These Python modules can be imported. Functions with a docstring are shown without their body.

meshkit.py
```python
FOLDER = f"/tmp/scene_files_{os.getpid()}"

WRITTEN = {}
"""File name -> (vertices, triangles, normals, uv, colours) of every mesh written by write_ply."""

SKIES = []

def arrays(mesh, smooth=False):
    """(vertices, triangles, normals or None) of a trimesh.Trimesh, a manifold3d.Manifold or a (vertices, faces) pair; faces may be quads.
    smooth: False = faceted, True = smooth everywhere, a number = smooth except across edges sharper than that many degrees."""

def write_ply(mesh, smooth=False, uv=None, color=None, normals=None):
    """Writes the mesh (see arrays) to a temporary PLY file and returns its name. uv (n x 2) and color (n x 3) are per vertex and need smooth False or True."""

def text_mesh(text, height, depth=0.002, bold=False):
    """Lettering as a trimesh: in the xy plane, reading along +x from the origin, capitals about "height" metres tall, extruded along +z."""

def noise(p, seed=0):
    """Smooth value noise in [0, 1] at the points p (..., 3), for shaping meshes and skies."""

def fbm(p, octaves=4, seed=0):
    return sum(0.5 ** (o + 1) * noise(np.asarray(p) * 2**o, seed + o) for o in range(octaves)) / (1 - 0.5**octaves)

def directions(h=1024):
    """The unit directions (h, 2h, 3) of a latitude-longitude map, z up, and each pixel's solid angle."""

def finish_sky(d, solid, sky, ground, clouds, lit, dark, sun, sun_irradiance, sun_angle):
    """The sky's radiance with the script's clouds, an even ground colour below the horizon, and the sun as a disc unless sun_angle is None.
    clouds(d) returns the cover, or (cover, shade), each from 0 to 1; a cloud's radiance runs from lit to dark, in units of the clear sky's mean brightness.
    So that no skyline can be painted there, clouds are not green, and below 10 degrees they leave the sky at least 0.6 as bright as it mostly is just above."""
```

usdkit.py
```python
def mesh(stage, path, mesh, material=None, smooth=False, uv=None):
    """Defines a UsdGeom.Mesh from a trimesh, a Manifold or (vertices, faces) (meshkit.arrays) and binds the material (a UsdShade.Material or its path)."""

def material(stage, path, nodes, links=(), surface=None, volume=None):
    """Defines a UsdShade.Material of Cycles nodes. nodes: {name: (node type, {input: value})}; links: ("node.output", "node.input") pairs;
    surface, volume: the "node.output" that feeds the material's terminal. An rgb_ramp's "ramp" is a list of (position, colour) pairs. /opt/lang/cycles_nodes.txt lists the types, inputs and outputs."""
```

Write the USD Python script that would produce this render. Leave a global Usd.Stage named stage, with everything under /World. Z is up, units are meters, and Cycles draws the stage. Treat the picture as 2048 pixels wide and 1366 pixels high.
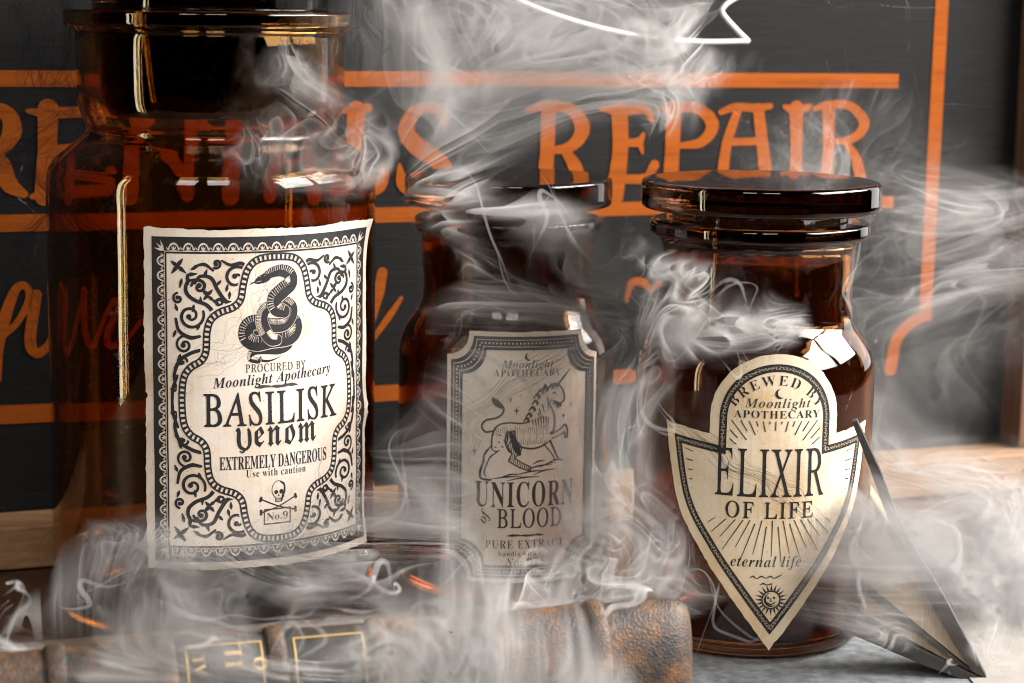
import glob, math, random
import numpy as np, trimesh, shapely, usdkit
from shapely import affinity
from shapely.geometry import Polygon, LineString, Point, box as sbox
from shapely.ops import unary_union
from PIL import Image, ImageDraw, ImageFont
from pxr import Usd, UsdGeom, UsdLux, UsdShade, Gf, Vt

random.seed(7)
RNG = np.random.default_rng(11)
stage = Usd.Stage.CreateInMemory()
UsdGeom.SetStageUpAxis(stage, 'Z')
UsdGeom.Xform.Define(stage, '/World')
UsdGeom.Scope.Define(stage, '/World/Looks')

# ------------------------------------------------------------------ camera
CH, PITCH, ROLL, FPX = 0.29, math.radians(9.36), math.radians(0.85), 4267.0
cp, sp, cr, sr = math.cos(PITCH), math.sin(PITCH), math.cos(ROLL), math.sin(ROLL)
FWD = np.array([0, cp, -sp]); UPL = np.array([0, sp, cp]); RTL = np.array([1.0, 0, 0])
CR = cr * RTL + sr * UPL; CU = -sr * RTL + cr * UPL
EYE = np.array([0, 0, CH])
cam = UsdGeom.Camera.Define(stage, '/World/camera')
cam.AddTransformOp().Set(Gf.Matrix4d(*CR, 0, *CU, 0, *(-FWD), 0, *EYE, 1))
cam.CreateFocalLengthAttr(75.0); cam.CreateHorizontalApertureAttr(36.0)
cam.CreateFStopAttr(12.0); cam.CreateFocusDistanceAttr(0.93)
cam.CreateClippingRangeAttr(Gf.Vec2f(0.02, 100)); cam.CreateExposureAttr(0.0)


def ray(px, py):
    """Direction in the room that a point of the photograph is seen in (used to measure the place)."""
    return FWD + (px - 1024) / FPX * CR - (py - 683) / FPX * CU


def at_y(px, py, y):
    r = ray(px, py); return EYE + r * (y / r[1])


def at_z(px, py, z):
    r = ray(px, py); return EYE + r * ((z - CH) / r[2])


def on_plane(px, py, p0, n):
    r = ray(px, py); return EYE + r * (np.dot(p0 - EYE, n) / np.dot(r, n))


# ------------------------------------------------------------------ light
def rect_light(name, pos, target, w, h, inten, col):
    L = UsdLux.RectLight.Define(stage, '/World/' + name)
    L.CreateWidthAttr(w); L.CreateHeightAttr(h); L.CreateIntensityAttr(inten); L.CreateColorAttr(Gf.Vec3f(*col))
    z = np.array(pos, float) - np.array(target, float); z /= np.linalg.norm(z)
    x = np.cross([0, 0, 1.0], z); x /= np.linalg.norm(x); y = np.cross(z, x)
    L.AddTransformOp().Set(Gf.Matrix4d(*x, 0, *y, 0, *z, 0, *map(float, pos), 1))
    return L


for dx, dz in ((-.35, -.34), (.35, -.34), (-.35, .34), (.35, .34)):                     # the panes of the window at the right
    rect_light('window_pane_light' + ('' if (dx, dz) == (-.35, -.34) else f'_{int(dx > 0) + 2 * int(dz > 0):03d}'), (1.22 + dz * .35, .84 + dx, .98 + dz * .8), (.0, .90 + dx * .6, .06 + dz * .5), .63, .50, 23.0, (1.0, 0.975, 0.95))
rect_light('window_light_back', (0.86, 1.62, 0.42), (0.10, 0.95, 0.10), 0.42, 0.75, 2.5, (1.0, 0.985, 0.97))
rect_light('window_light_front', (0.28, -0.9, 1.5), (0.0, 0.95, 0.15), 0.55, 0.8, 9.0, (1.0, 0.985, 0.97))
rect_light('window_light_front_second', (-0.5, -1.0, 1.5), (0.0, 0.95, 0.15), 0.5, 0.8, 8.0, (1.0, 0.985, 0.97))
rect_light('door_light_left', (-1.146, 0.33, 0.30), (-0.24, 0.98, 0.12), 0.05, 1.1, 14.0, (1.0, 0.86, 0.6))
rect_light('door_light_left_second', (-1.10, 0.26, 0.30), (-0.24, 0.98, 0.12), 0.02, 1.1, 11.0, (1.0, 0.82, 0.5))

# ------------------------------------------------------------------ helpers
COUNT = {}


def numbered(parent, name):
    k = (parent, name); n = COUNT.get(k, 0); COUNT[k] = n + 1
    return f'{parent}/{name}' if n == 0 else f'{parent}/{name}_{n:03d}'


def tag(p, label=None, cat=None, group=None, kind=None):
    for k, v in (('label', label), ('category', cat), ('group', group), ('kind', kind)):
        if v: p.SetCustomDataByKey(k, v)
    return p


def thing(name, label, cat, loc=(0, 0, 0), group=None):
    path = numbered('/World', name)
    x = UsdGeom.Xform.Define(stage, path); x.AddTranslateOp().Set(Gf.Vec3d(*map(float, loc)))
    x.GetPrim().SetCustomDataByKey('label', label)
    return tag(x.GetPrim(), label, cat, group)


def ppath(p): return '/World' if p is None else str(p.GetPath())


def obj(name, mesh, mat, parent=None, smooth=False, label=None, kind=None, cat=None, off=None):
    m = usdkit.mesh(stage, numbered(ppath(parent), name), mesh, mat, smooth=smooth)
    if off is not None: m.AddTranslateOp().Set(Gf.Vec3d(*map(float, off)))
    return tag(m.GetPrim(), label, cat, None, kind)


def mat(name, nodes, links=(), surface='p.BSDF', volume=None):
    return usdkit.material(stage, '/World/Looks/' + name, nodes, links, surface=surface, volume=volume)


def rounded_box(lx, ly, lz, r=0.001, n=2):
    m = trimesh.creation.box((lx - 2 * r, ly - 2 * r, lz - 2 * r))
    import manifold3d as m3
    man = m3.Manifold.hull_points(np.vstack([m.vertices + r * d for d in trimesh.creation.icosphere(n - 1).vertices]))
    mm = man.to_mesh()
    return trimesh.Trimesh(mm.vert_properties[:, :3], mm.tri_verts, process=False)


def lathe(profile, seg=128):
    """Closed profile (r, z) turned about z."""
    pr = np.array(profile, float)
    a = np.linspace(0, 2 * np.pi, seg, endpoint=False)
    n = len(pr)
    v = np.stack([pr[None, :, 0] * np.cos(a)[:, None], pr[None, :, 0] * np.sin(a)[:, None], np.repeat(pr[None, :, 1], seg, 0)], -1).reshape(-1, 3)
    i, j = np.meshgrid(np.arange(seg), np.arange(n), indexing='ij'); i2, j2 = (i + 1) % seg, (j + 1) % n
    q = np.stack([i * n + j, i2 * n + j, i2 * n + j2, i * n + j2], -1).reshape(-1, 4)
    f = np.vstack([q[:, [0, 1, 2]], q[:, [0, 2, 3]]])
    m = trimesh.Trimesh(v, f, process=False); m.merge_vertices(digits_vertex=9)
    m.update_faces(m.nondegenerate_faces(height=1e-10)); m.remove_unreferenced_vertices()
    if m.volume < 0: m.invert()
    return m


def spline(pts, n=60, closed=False):
    """Catmull-Rom through the points."""
    p = np.array(pts, float); N = len(p)
    if closed: P = np.vstack([p[-1], p, p[0], p[1]]); segs = N
    else: P = np.vstack([2 * p[0] - p[1], p, 2 * p[-1] - p[-2]]); segs = N - 1
    t = np.linspace(0, segs, n, endpoint=not closed); k = np.minimum(t.astype(int), segs - 1); u = (t - k)[:, None]
    a, b, c, d = P[k], P[k + 1], P[k + 2], P[k + 3]
    return 0.5 * (2 * b + (c - a) * u + (2 * a - 5 * b + 4 * c - d) * u ** 2 + (3 * b - a - 3 * c + d) * u ** 3)


def stroke(pts, widths, n=40, smooth=True):
    """A 2-D brush stroke of varying width as a polygon."""
    p = spline(pts, n) if smooth and len(pts) > 2 else np.array(pts, float)
    if not smooth or len(pts) <= 2:
        t = np.linspace(0, len(p) - 1, max(n // 2, 2)); p = np.stack([np.interp(t, np.arange(len(p)), p[:, k]) for k in (0, 1)], 1)
    w = np.interp(np.linspace(0, 1, len(p)), np.linspace(0, 1, len(np.atleast_1d(widths))), np.atleast_1d(widths)) if np.ndim(widths) else np.full(len(p), widths)
    return unary_union([unary_union([Point(*p[i]).buffer(max(w[i], 1e-9) / 2, 4), Point(*p[i + 1]).buffer(max(w[i + 1], 1e-9) / 2, 4)]).convex_hull for i in range(len(p) - 1)])


FONT = ImageFont.truetype(glob.glob('/opt/blender-*/*/datafiles/fonts/NotoSansMath-Regular.woff2')[0], 150)
STY = {'b': (0x1d400, 0x1d41a, 0x1d7ce), 'i': (0x1d434, 0x1d44e, None), 'bi': (0x1d468, 0x1d482, 0x1d7ce), 'sc': (0x1d4d0, 0x1d4ea, 0x1d7ce), 'fr': (0x1d56c, 0x1d586, 0x1d7ce)}
GL = {}


def glyph(c, sty):
    U, L, D = STY[sty]
    if c.isupper(): c = chr(U + ord(c) - 65)
    elif c == 'h' and sty == 'i': c = '\u210e'
    elif c.islower(): c = chr(L + ord(c) - 97)
    elif c.isdigit() and D: c = chr(D + ord(c) - 48)
    if c not in GL:
        x0, y0, x1, y1 = FONT.getbbox(c, anchor='ls'); adv = FONT.getlength(c)
        if c == ' ' or x1 <= x0: GL[c] = (Polygon(), adv); return GL[c]
        im = Image.new('L', (x1 - x0 + 8, y1 - y0 + 8)); ImageDraw.Draw(im).text((4 - x0, 4 - y0), c, 255, FONT, anchor='ls')
        on = np.pad(np.asarray(im) > 127, ((0, 0), (1, 1))).astype(np.int8)
        rows, st = np.nonzero(np.diff(on, axis=1) == 1); en = np.nonzero(np.diff(on, axis=1) == -1)[1]
        s = shapely.union_all(shapely.box(st, -rows - 1, en, -rows)).buffer(0.7).buffer(-0.7).simplify(0.8)
        GL[c] = (affinity.translate(s, x0 - 4, 4 - y0), adv)
    return GL[c]


def text2d(s, sty, cap, track=0.0, cond=1.0, unshear=False, thin=0.0, arc=None):
    """Lettering as a polygon, centred on x=0, baseline y=0; cap = capital height; arc = radius of a circle about (0, -arc)."""
    out, x, k = [], 0.0, cap / 99.0
    total = sum(glyph(c, sty)[1] * cond + track * 150 for c in s) - track * 150
    for c in s:
        g, adv = glyph(c, sty)
        if not g.is_empty:
            if thin: g = g.buffer(-thin)
            if unshear: g = affinity.affine_transform(g, [1, -0.27, 0, 1, 8, 0])
            g = affinity.scale(g, cond, 1, origin=(0, 0))
            if arc:
                g = affinity.translate(affinity.scale(g, k, k, origin=(0, 0)), -adv * cond * k / 2, 0)
                ang = -(x + adv * cond / 2 - total / 2) * k / arc
                g = affinity.rotate(affinity.translate(g, 0, arc), math.degrees(ang), origin=(0, 0))
                out.append(affinity.translate(g, 0, -arc))
            else:
                out.append(affinity.scale(affinity.translate(g, x - total / 2, 0), k, k, origin=(0, 0)))
        x += adv * cond + track * 150
    return unary_union(out)


def fit(s, wid, **k):
    """Lettering condensed or spread to a given width."""
    g = text2d(s, **k); b = g.bounds
    return affinity.translate(affinity.scale(g, wid / (b[2] - b[0]), 1, origin=((b[0] + b[2]) / 2, 0)), -(b[0] + b[2]) / 2, 0)


def polys(g):
    if g.is_empty: return []
    if g.geom_type == 'Polygon': return [g]
    return [q for h in getattr(g, 'geoms', []) for q in polys(h)]


def triangulate(g, cell_s=None, cell_t=None, tol=0.0):
    """(2-D vertices, triangles) of a shape, cut along a grid so that it can be bent round a jar."""
    V, F, n = [], [], 0
    for q in polys(g):
        if tol: q = q.simplify(tol)
        parts = [q]
        for ax, cell in ((0, cell_s), (1, cell_t)):
            if not cell: continue
            nxt = []
            for w in parts:
                lo, hi = w.bounds[ax], w.bounds[ax + 2]
                a, b = math.floor(lo / cell), math.ceil(hi / cell)
                if b - a <= 1: nxt.append(w); continue
                for i in range(a, b):
                    bb = sbox(i * cell, -1, (i + 1) * cell, 1) if ax == 0 else sbox(-1, i * cell, 1, (i + 1) * cell)
                    nxt += polys(w.intersection(bb))
            parts = nxt
        for w in parts:
            if w.area < 1e-12: continue
            v, f = trimesh.creation.triangulate_polygon(w, engine='earcut')
            if len(f) == 0: continue
            a, b, c = v[f[:, 0]], v[f[:, 1]], v[f[:, 2]]
            flip = ((b - a)[:, 0] * (c - a)[:, 1] - (b - a)[:, 1] * (c - a)[:, 0]) < 0
            f = np.where(flip[:, None], f[:, ::-1], f)
            V.append(v); F.append(f + n); n += len(v)
    if not V: return np.zeros((0, 2)), np.zeros((0, 3), int)
    return np.vstack(V), np.vstack(F)


# ------------------------------------------------------------------ materials
GEO = {'g': ('geometry', {})}


def wood(name, c1, c2, scale, axis_scale, rough=0.55, bump=0.15, extra=None):
    return mat(name, {**GEO, 'm': ('mapping', {'scale': axis_scale}), 'n': ('noise_texture', {'scale': scale, 'detail': 6., 'roughness': .65, 'distortion': .6}),
                      'r': ('rgb_ramp', {'ramp': [(.3, c1), (.55, c2), (.75, tuple(min(1, 1.25 * x) for x in c2))]}), 'b': ('bump', {'strength': bump, 'distance': .001}),
                      'p': ('principled_bsdf', {'roughness': rough, 'specular_ior_level': .12})},
               [('g.position', 'm.vector'), ('m.vector', 'n.vector'), ('n.fac', 'r.fac'), ('r.color', 'p.base_color'), ('n.fac', 'b.height'), ('b.normal', 'p.normal')])


M = {}
M['board'] = wood('board_charcoal', (.0055, .0053, .0052), (.0105, .0101, .0098), 6., (6., 6., 160.), .6, .25)
M['orange'] = mat('orange_paint', {**GEO, 'm': ('mapping', {'scale': (14., 14., 260.)}), 'n': ('noise_texture', {'scale': 1., 'detail': 6., 'roughness': .7}),
                                   'r': ('rgb_ramp', {'ramp': [(.3, (.14, .036, .007)), (.42, (.235, .054, .006)), (.65, (.29, .070, .007))]}), 'p': ('principled_bsdf', {'roughness': .75, 'specular_ior_level': .08})},
                  [('g.position', 'm.vector'), ('m.vector', 'n.vector'), ('n.fac', 'r.fac'), ('r.color', 'p.base_color')])
M['rail'] = wood('pale_frame_wood', (.19, .098, .042), (.27, .155, .08), 5., (3., 30., 60.), .5, .1)
M['stile'] = wood('side_frame_wood', (.07, .035, .02), (.16, .085, .05), 5., (60., 60., 4.), .55, .1)
M['table'] = mat('worn_dark_table_wood', {**GEO, 'm': ('mapping', {'scale': (14., 60., 10.), 'rotation': (0., 0., .33)}), 'n': ('noise_texture', {'scale': 1., 'detail': 7., 'roughness': .7, 'distortion': .8}),
                                          'n2': ('noise_texture', {'scale': 9., 'detail': 4.}), 'x': ('math', {'math_type': 'multiply_add', 'value2': .55, 'value3': .0}), 'ad': ('math', {'math_type': 'add'}),
                                          'r': ('rgb_ramp', {'ramp': [(.42, (.014, .009, .007)), (.62, (.035, .017, .01)), (.8, (.085, .038, .018))]}), 'b': ('bump', {'strength': .3, 'distance': .001}), 'p': ('principled_bsdf', {'roughness': .5})},
                 [('g.position', 'm.vector'), ('m.vector', 'n.vector'), ('g.position', 'n2.vector'), ('n2.fac', 'x.value1'), ('n.fac', 'x.value3'), ('n.fac', 'ad.value1'), ('x.value', 'r.fac'), ('r.color', 'p.base_color'), ('n.fac', 'b.height'), ('b.normal', 'p.normal')])
def glass(name, col, bump):
    return mat(name, {**GEO, 'n': ('noise_texture', {'scale': 24., 'detail': 1.}), 'b': ('bump', {'strength': bump, 'distance': .002}), 'd': ('noise_texture', {'scale': 260., 'detail': 3.}), 'dr': ('map_range', {'from_min': .52, 'from_max': .75, 'to_min': .0, 'to_max': .16, 'clamp': True}),
                      'p': ('principled_bsdf', {'base_color': col, 'transmission_weight': 1.0, 'ior': 1.5})},
               [('g.position', 'n.vector'), ('n.fac', 'b.height'), ('b.normal', 'p.normal'), ('g.position', 'd.vector'), ('d.fac', 'dr.value'), ('dr.result', 'p.roughness')])


M['glass'] = glass('amber_glass', (.42, .18, .066), .06)
M['glass_warm'] = glass('warm_amber_glass', (.64, .37, .125), .06)
M['glass_dark'] = glass('dark_amber_glass', (.022, .007, .0025), .02)
M['glass_mid'] = glass('mid_amber_glass', (.10, .036, .012), .02)


def paper(name, c1, c2, c3):
    return mat(name, {**GEO, 'n': ('noise_texture', {'scale': 38., 'detail': 5., 'roughness': .6}), 'n2': ('noise_texture', {'scale': 900., 'detail': 2.}),
                      'r': ('rgb_ramp', {'ramp': [(.3, c3), (.48, c2), (.66, c1)]}), 's': ('rgb_ramp', {'ramp': [(.25, (.45, .38, .3)), (.34, (1, 1, 1))]}),
                      'mx': ('mix_color', {'blend_type': 'multiply', 'fac': .8}), 'b': ('bump', {'strength': .12, 'distance': .0005}), 'p': ('principled_bsdf', {'roughness': .7})},
               [('g.position', 'n.vector'), ('g.position', 'n2.vector'), ('n.fac', 'r.fac'), ('n2.fac', 's.fac'), ('r.color', 'mx.a'), ('s.color', 'mx.b'), ('mx.result', 'p.base_color'), ('n2.fac', 'b.height'), ('b.normal', 'p.normal')])


M['paper1'] = paper('cream_label_paper', (.80, .715, .62), (.74, .63, .52), (.66, .51, .37))
M['paper2'] = paper('tan_label_paper', (.84, .745, .63), (.78, .66, .53), (.70, .56, .43))
M['paper3'] = paper('yellowed_label_paper', (.78, .67, .50), (.73, .57, .37), (.65, .44, .23))
M['ink'] = mat('black_ink', {'p': ('principled_bsdf', {'base_color': (.014, .013, .015), 'roughness': .55})})
M['ink2'] = mat('grey_ink', {'p': ('principled_bsdf', {'base_color': (.05, .046, .043), 'roughness': .6})})
M['wire'] = mat('white_wire', {'p': ('principled_bsdf', {'base_color': (.62, .63, .64), 'roughness': .3})})
M['leather'] = mat('worn_brown_leather', {**GEO, 'n': ('noise_texture', {'scale': 75., 'detail': 9., 'roughness': .78}), 'v': ('voronoi_texture', {'scale': 900.}),
                                          'r': ('rgb_ramp', {'ramp': [(.42, (.026, .021, .018)), (.54, (.085, .046, .024)), (.64, (.19, .082, .027)), (.74, (.12, .10, .085))]}), 'b': ('bump', {'strength': .4, 'distance': .0006}), 'p': ('principled_bsdf', {'roughness': .6})},
                   [('g.position', 'n.vector'), ('g.position', 'v.vector'), ('n.fac', 'r.fac'), ('r.color', 'p.base_color'), ('v.distance', 'b.height'), ('b.normal', 'p.normal')])
M['spine_label'] = mat('black_spine_label', {**GEO, 'n': ('noise_texture', {'scale': 120., 'detail': 6.}), 'r': ('rgb_ramp', {'ramp': [(.4, (.02, .018, .017)), (.7, (.07, .06, .055))]}), 'p': ('principled_bsdf', {'roughness': .5})},
                       [('g.position', 'n.vector'), ('n.fac', 'r.fac'), ('r.color', 'p.base_color')])
M['gold'] = mat('gold_leaf', {'p': ('principled_bsdf', {'base_color': (.72, .47, .17), 'roughness': .4, 'metallic': .6})})
M['pages'] = wood('aged_page_edges', (.25, .185, .125), (.34, .26, .185), 6., (200., 8., 8.), .8, .3)
M['cover'] = mat('dark_book_cover', {**GEO, 'n': ('noise_texture', {'scale': 60., 'detail': 5.}), 'r': ('rgb_ramp', {'ramp': [(.35, (.012, .011, .010)), (.7, (.045, .038, .032))]}), 'p': ('principled_bsdf', {'roughness': .6})},
                 [('g.position', 'n.vector'), ('n.fac', 'r.fac'), ('r.color', 'p.base_color')])
M['cloth'] = mat('grey_cloth', {**GEO, 'n': ('noise_texture', {'scale': 160., 'detail': 5.}), 'r': ('rgb_ramp', {'ramp': [(.3, (.10, .11, .115)), (.7, (.24, .25, .255))]}), 'b': ('bump', {'strength': .4, 'distance': .001}), 'p': ('principled_bsdf', {'roughness': .9})},
                 [('g.position', 'n.vector'), ('n.fac', 'r.fac'), ('r.color', 'p.base_color'), ('n.fac', 'b.height'), ('b.normal', 'p.normal')])
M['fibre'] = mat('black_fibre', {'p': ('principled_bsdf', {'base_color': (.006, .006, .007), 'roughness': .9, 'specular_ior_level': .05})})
M['fibre_pale'] = mat('pale_fibre', {'p': ('principled_bsdf', {'base_color': (.42, .39, .36), 'roughness': .6})})

# ------------------------------------------------------------------ setting: table, board
obj('table', rounded_box(1.5, 1.5, 0.03, .002).apply_translation((0.1, 1.12, -0.0155)), M['table'], kind='structure', label='dark worn wooden table top under the jars')
A = at_z(60, 1140, 0.0); B = at_z(2000, 985, 0.0)
U = B - A; U[2] = 0; U /= np.linalg.norm(U); N = np.array([U[1], -U[0], 0.0])   # N faces the camera
BACK = 0.034
BP = A - N * BACK                                                               # board's face passes through here
board = thing('painted_board', 'charcoal wooden sign board with orange painted lettering behind the jars', 'sign board', tuple(BP))


def to_board(px, py):
    p = on_plane(px, py, BP, N) - BP; return np.array([p @ U, p[2]])


def board_mesh(g, lift, thick=None):
    v, f = triangulate(g, tol=0.0002)
    P = v[:, :1] * U[None] + v[:, 1:] * np.array([[0, 0, 1.0]]) + N * lift
    return P, f


def frame_box(u0, u1, n0, n1, z0, z1, r=.0015):
    m = rounded_box(u1 - u0, n1 - n0, z1 - z0, r); v = m.vertices + [(u0 + u1) / 2, (n0 + n1) / 2, (z0 + z1) / 2]
    return trimesh.Trimesh(v[:, :1] * U[None] + v[:, 1:2] * N[None] + v[:, 2:] * np.array([[0, 0, 1.0]]), m.faces[:, ::-1], process=False)


def fix(m):
    if m.volume < 0: m.invert()
    return m


uR = to_board(2016, 500)[0]
obj('panel', fix(frame_box(-.25, uR + .02, -.012, 0, .02, .62)), M['board'], board)
obj('bottom_rail', fix(frame_box(-.25, uR + .05, .0005, BACK, 0.0005, 0.0225)), M['rail'], board, smooth=30)
obj('side_rail', fix(frame_box(uR, uR + .05, .0005, .022, .0235, .62)), M['stile'], board, smooth=30)
PX = lambda pts: [to_board(*p) for p in pts]
SC = np.linalg.norm(to_board(1100, 300) - to_board(1000, 300)) / 100            # metres per pixel about the middle


def bl(pts, w, n=30, smooth=True):
    return stroke(PX(pts), np.atleast_1d(w) * SC, n, smooth)


def bp(pts, r=3):
    q = Polygon(PX(pts)); return q.buffer(-r * SC).buffer(2 * r * SC).buffer(-r * SC)


LET = {}
LET['R_first'] = [bl([(-80, 214), (-40, 212), (12, 226), (24, 262), (2, 296), (-45, 302)], [24, 22, 26, 34, 24, 12]), bl([(-20, 300), (5, 330), (18, 368), (48, 388)], [20, 28, 30, 14]), bl([(-68, 212), (-66, 300), (-72, 392)], [34, 30, 36])]
LET['E'] = [bl([(96, 218), (94, 300), (88, 392)], [36, 32, 34]), bl([(55, 222), (100, 226), (180, 224), (200, 236)], [8, 20, 18, 24]), bl([(90, 300), (150, 298)], [16, 20], smooth=False), bl([(64, 393), (100, 386), (190, 384), (206, 372)], [10, 18, 18, 24])]
LET['N'] = [bl([(258, 222), (256, 300), (250, 392)], [30, 28, 32]), bl([(225, 222), (262, 224)], [8, 26], smooth=False), bl([(262, 224), (330, 320), (372, 390)], [26, 28, 26]), bl([(380, 216), (378, 300), (374, 390)], [28, 22, 18])]
LET['T'] = [bl([(470, 225), (468, 300), (462, 392)], [32, 30, 34]), bl([(405, 238), (430, 222), (510, 222), (535, 236)], [22, 18, 18, 22])]
LET['A_first'] = [bl([(590, 225), (565, 330), (545, 392)], [20, 22, 26]), bl([(600, 222), (630, 330), (645, 392)], [26, 30, 34]), bl([(558, 345), (632, 340)], [16, 16], smooth=False)]
LET['L'] = [bl([(712, 220), (708, 300), (702, 378)], [34, 30, 34]), bl([(680, 222), (736, 216)], [10, 18], smooth=False), bl([(690, 386), (740, 382), (760, 372), (768, 345), (762, 332)], [18, 18, 22, 20, 8])]
LET['S'] = [bl([(888, 258), (886, 228), (862, 214), (826, 226), (812, 262), (832, 292), (872, 318), (890, 345), (876, 380), (840, 390), (806, 368), (798, 330)], [10, 26, 20, 26, 32, 34, 34, 32, 24, 20, 26, 8], 60)]
LET['R'] = [bl([(1096, 218), (1094, 300), (1086, 392)], [30, 28, 34]), bl([(1054, 222), (1085, 212), (1140, 218), (1164, 256), (1142, 292), (1098, 302)], [10, 18, 22, 32, 22, 12]), bl([(1128, 300), (1150, 335), (1158, 380)], [16, 28, 34])]
LET['E_second'] = [bl([(1238, 220), (1240, 300), (1228, 392)], [34, 32, 38]), bl([(1200, 218), (1240, 220), (1290, 218), (1304, 240)], [8, 24, 18, 12]), bl([(1240, 285), (1275, 284), (1286, 268)], [14, 18, 8]), bl([(1240, 287), (1276, 286), (1284, 306)], [12, 14, 6]), bl([(1205, 362), (1240, 358), (1290, 356), (1308, 330)], [12, 18, 18, 20])]
LET['P'] = [bl([(1346, 218), (1344, 300), (1338, 392)], [32, 30, 34]), bl([(1318, 218), (1350, 213), (1398, 218), (1424, 250), (1402, 284), (1352, 292)], [10, 18, 22, 28, 20, 10])]
LET['A'] = [bl([(1474, 224), (1452, 290), (1440, 392)], [18, 22, 26]), bl([(1516, 218), (1524, 290), (1536, 392)], [24, 26, 32]), bl([(1441, 224), (1470, 214), (1512, 216), (1540, 212)], [12, 16, 16, 12]), bl([(1455, 284), (1524, 282)], [15, 15], smooth=False)]
LET['I'] = [bl([(1592, 216), (1592, 300), (1588, 392)], [30, 25, 30]), bl([(1568, 213), (1592, 222), (1619, 212)], [9, 24, 10])]
LET['R_second'] = [bl([(1656, 218), (1656, 300), (1648, 392)], [28, 25, 30]), bl([(1628, 218), (1655, 209), (1700, 212), (1728, 246), (1706, 276), (1658, 285)], [10, 16, 18, 24, 18, 9]), bl([(1690, 284), (1712, 320), (1726, 392)], [12, 22, 30])]
for k, g in LET.items():
    obj('painted_letter', board_mesh(unary_union(g), .0006), M['orange'], board)
for g in ([bl([(-60, 157), (1000, 158), (1806, 162)], [28, 28, 28], smooth=False)], [bl([(-60, 448), (760, 430), (1792, 404)], [30, 28, 24], smooth=False)],
          [bl([(-60, 832), (400, 812), (1260, 752)], [34, 32, 28], smooth=False)]):
    obj('painted_line', board_mesh(g[0].intersection(sbox(*to_board(-70, 900), *to_board(1806, -50))), .0004), M['orange'], board)
obj('painted_border', board_mesh(unary_union([bp([(1874, -60), (1900, -60), (1862, 642), (1836, 640)], 1), bl([(1850, 632), (1818, 648), (1792, 680), (1780, 738)], [22, 24, 26, 28])]), .0005), M['orange'], board)
SCR = [bl([(-20, 690), (30, 650), (58, 600), (52, 572), (30, 580), (8, 640), (-5, 700), (-2, 760)], [10, 12, 14, 12, 16, 22, 20, 8], 50), bl([(72, 590), (60, 680), (74, 706), (96, 690), (118, 640), (140, 580)], [20, 20, 18, 14, 10, 8], 50),
       bl([(140, 580), (142, 660), (165, 690), (190, 640), (215, 600), (228, 615), (200, 660), (205, 690), (240, 680), (275, 640)], [16, 16, 12, 10, 12, 12, 14, 14, 10, 8], 60), bl([(300, 610), (290, 680), (310, 695), (340, 640), (350, 690), (390, 660)], [16, 16, 12, 10, 14, 8], 50),
       bl([(430, 560), (420, 690), (450, 690), (480, 640)], [18, 18, 12, 8]), bl([(520, 620), (500, 680), (530, 690), (560, 630), (560, 690), (600, 660)], [12, 16, 14, 12, 14, 8], 50),
       bl([(764, 545), (758, 580), (750, 618), (740, 660)], [20, 22, 14, 8]), bl([(802, 596), (778, 632), (742, 682)], [8, 14, 10]), bl([(1252, 600), (1262, 566), (1286, 564), (1300, 580), (1316, 566)], [10, 16, 16, 12, 14])]
for g in SCR: obj('script_stroke', board_mesh(g, .0005), M['orange'], board)

# white wire outline hung in front of the board
WO = 0.02
WP = lambda px, py: on_plane(px, py, BP + N * WO, N)


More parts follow.
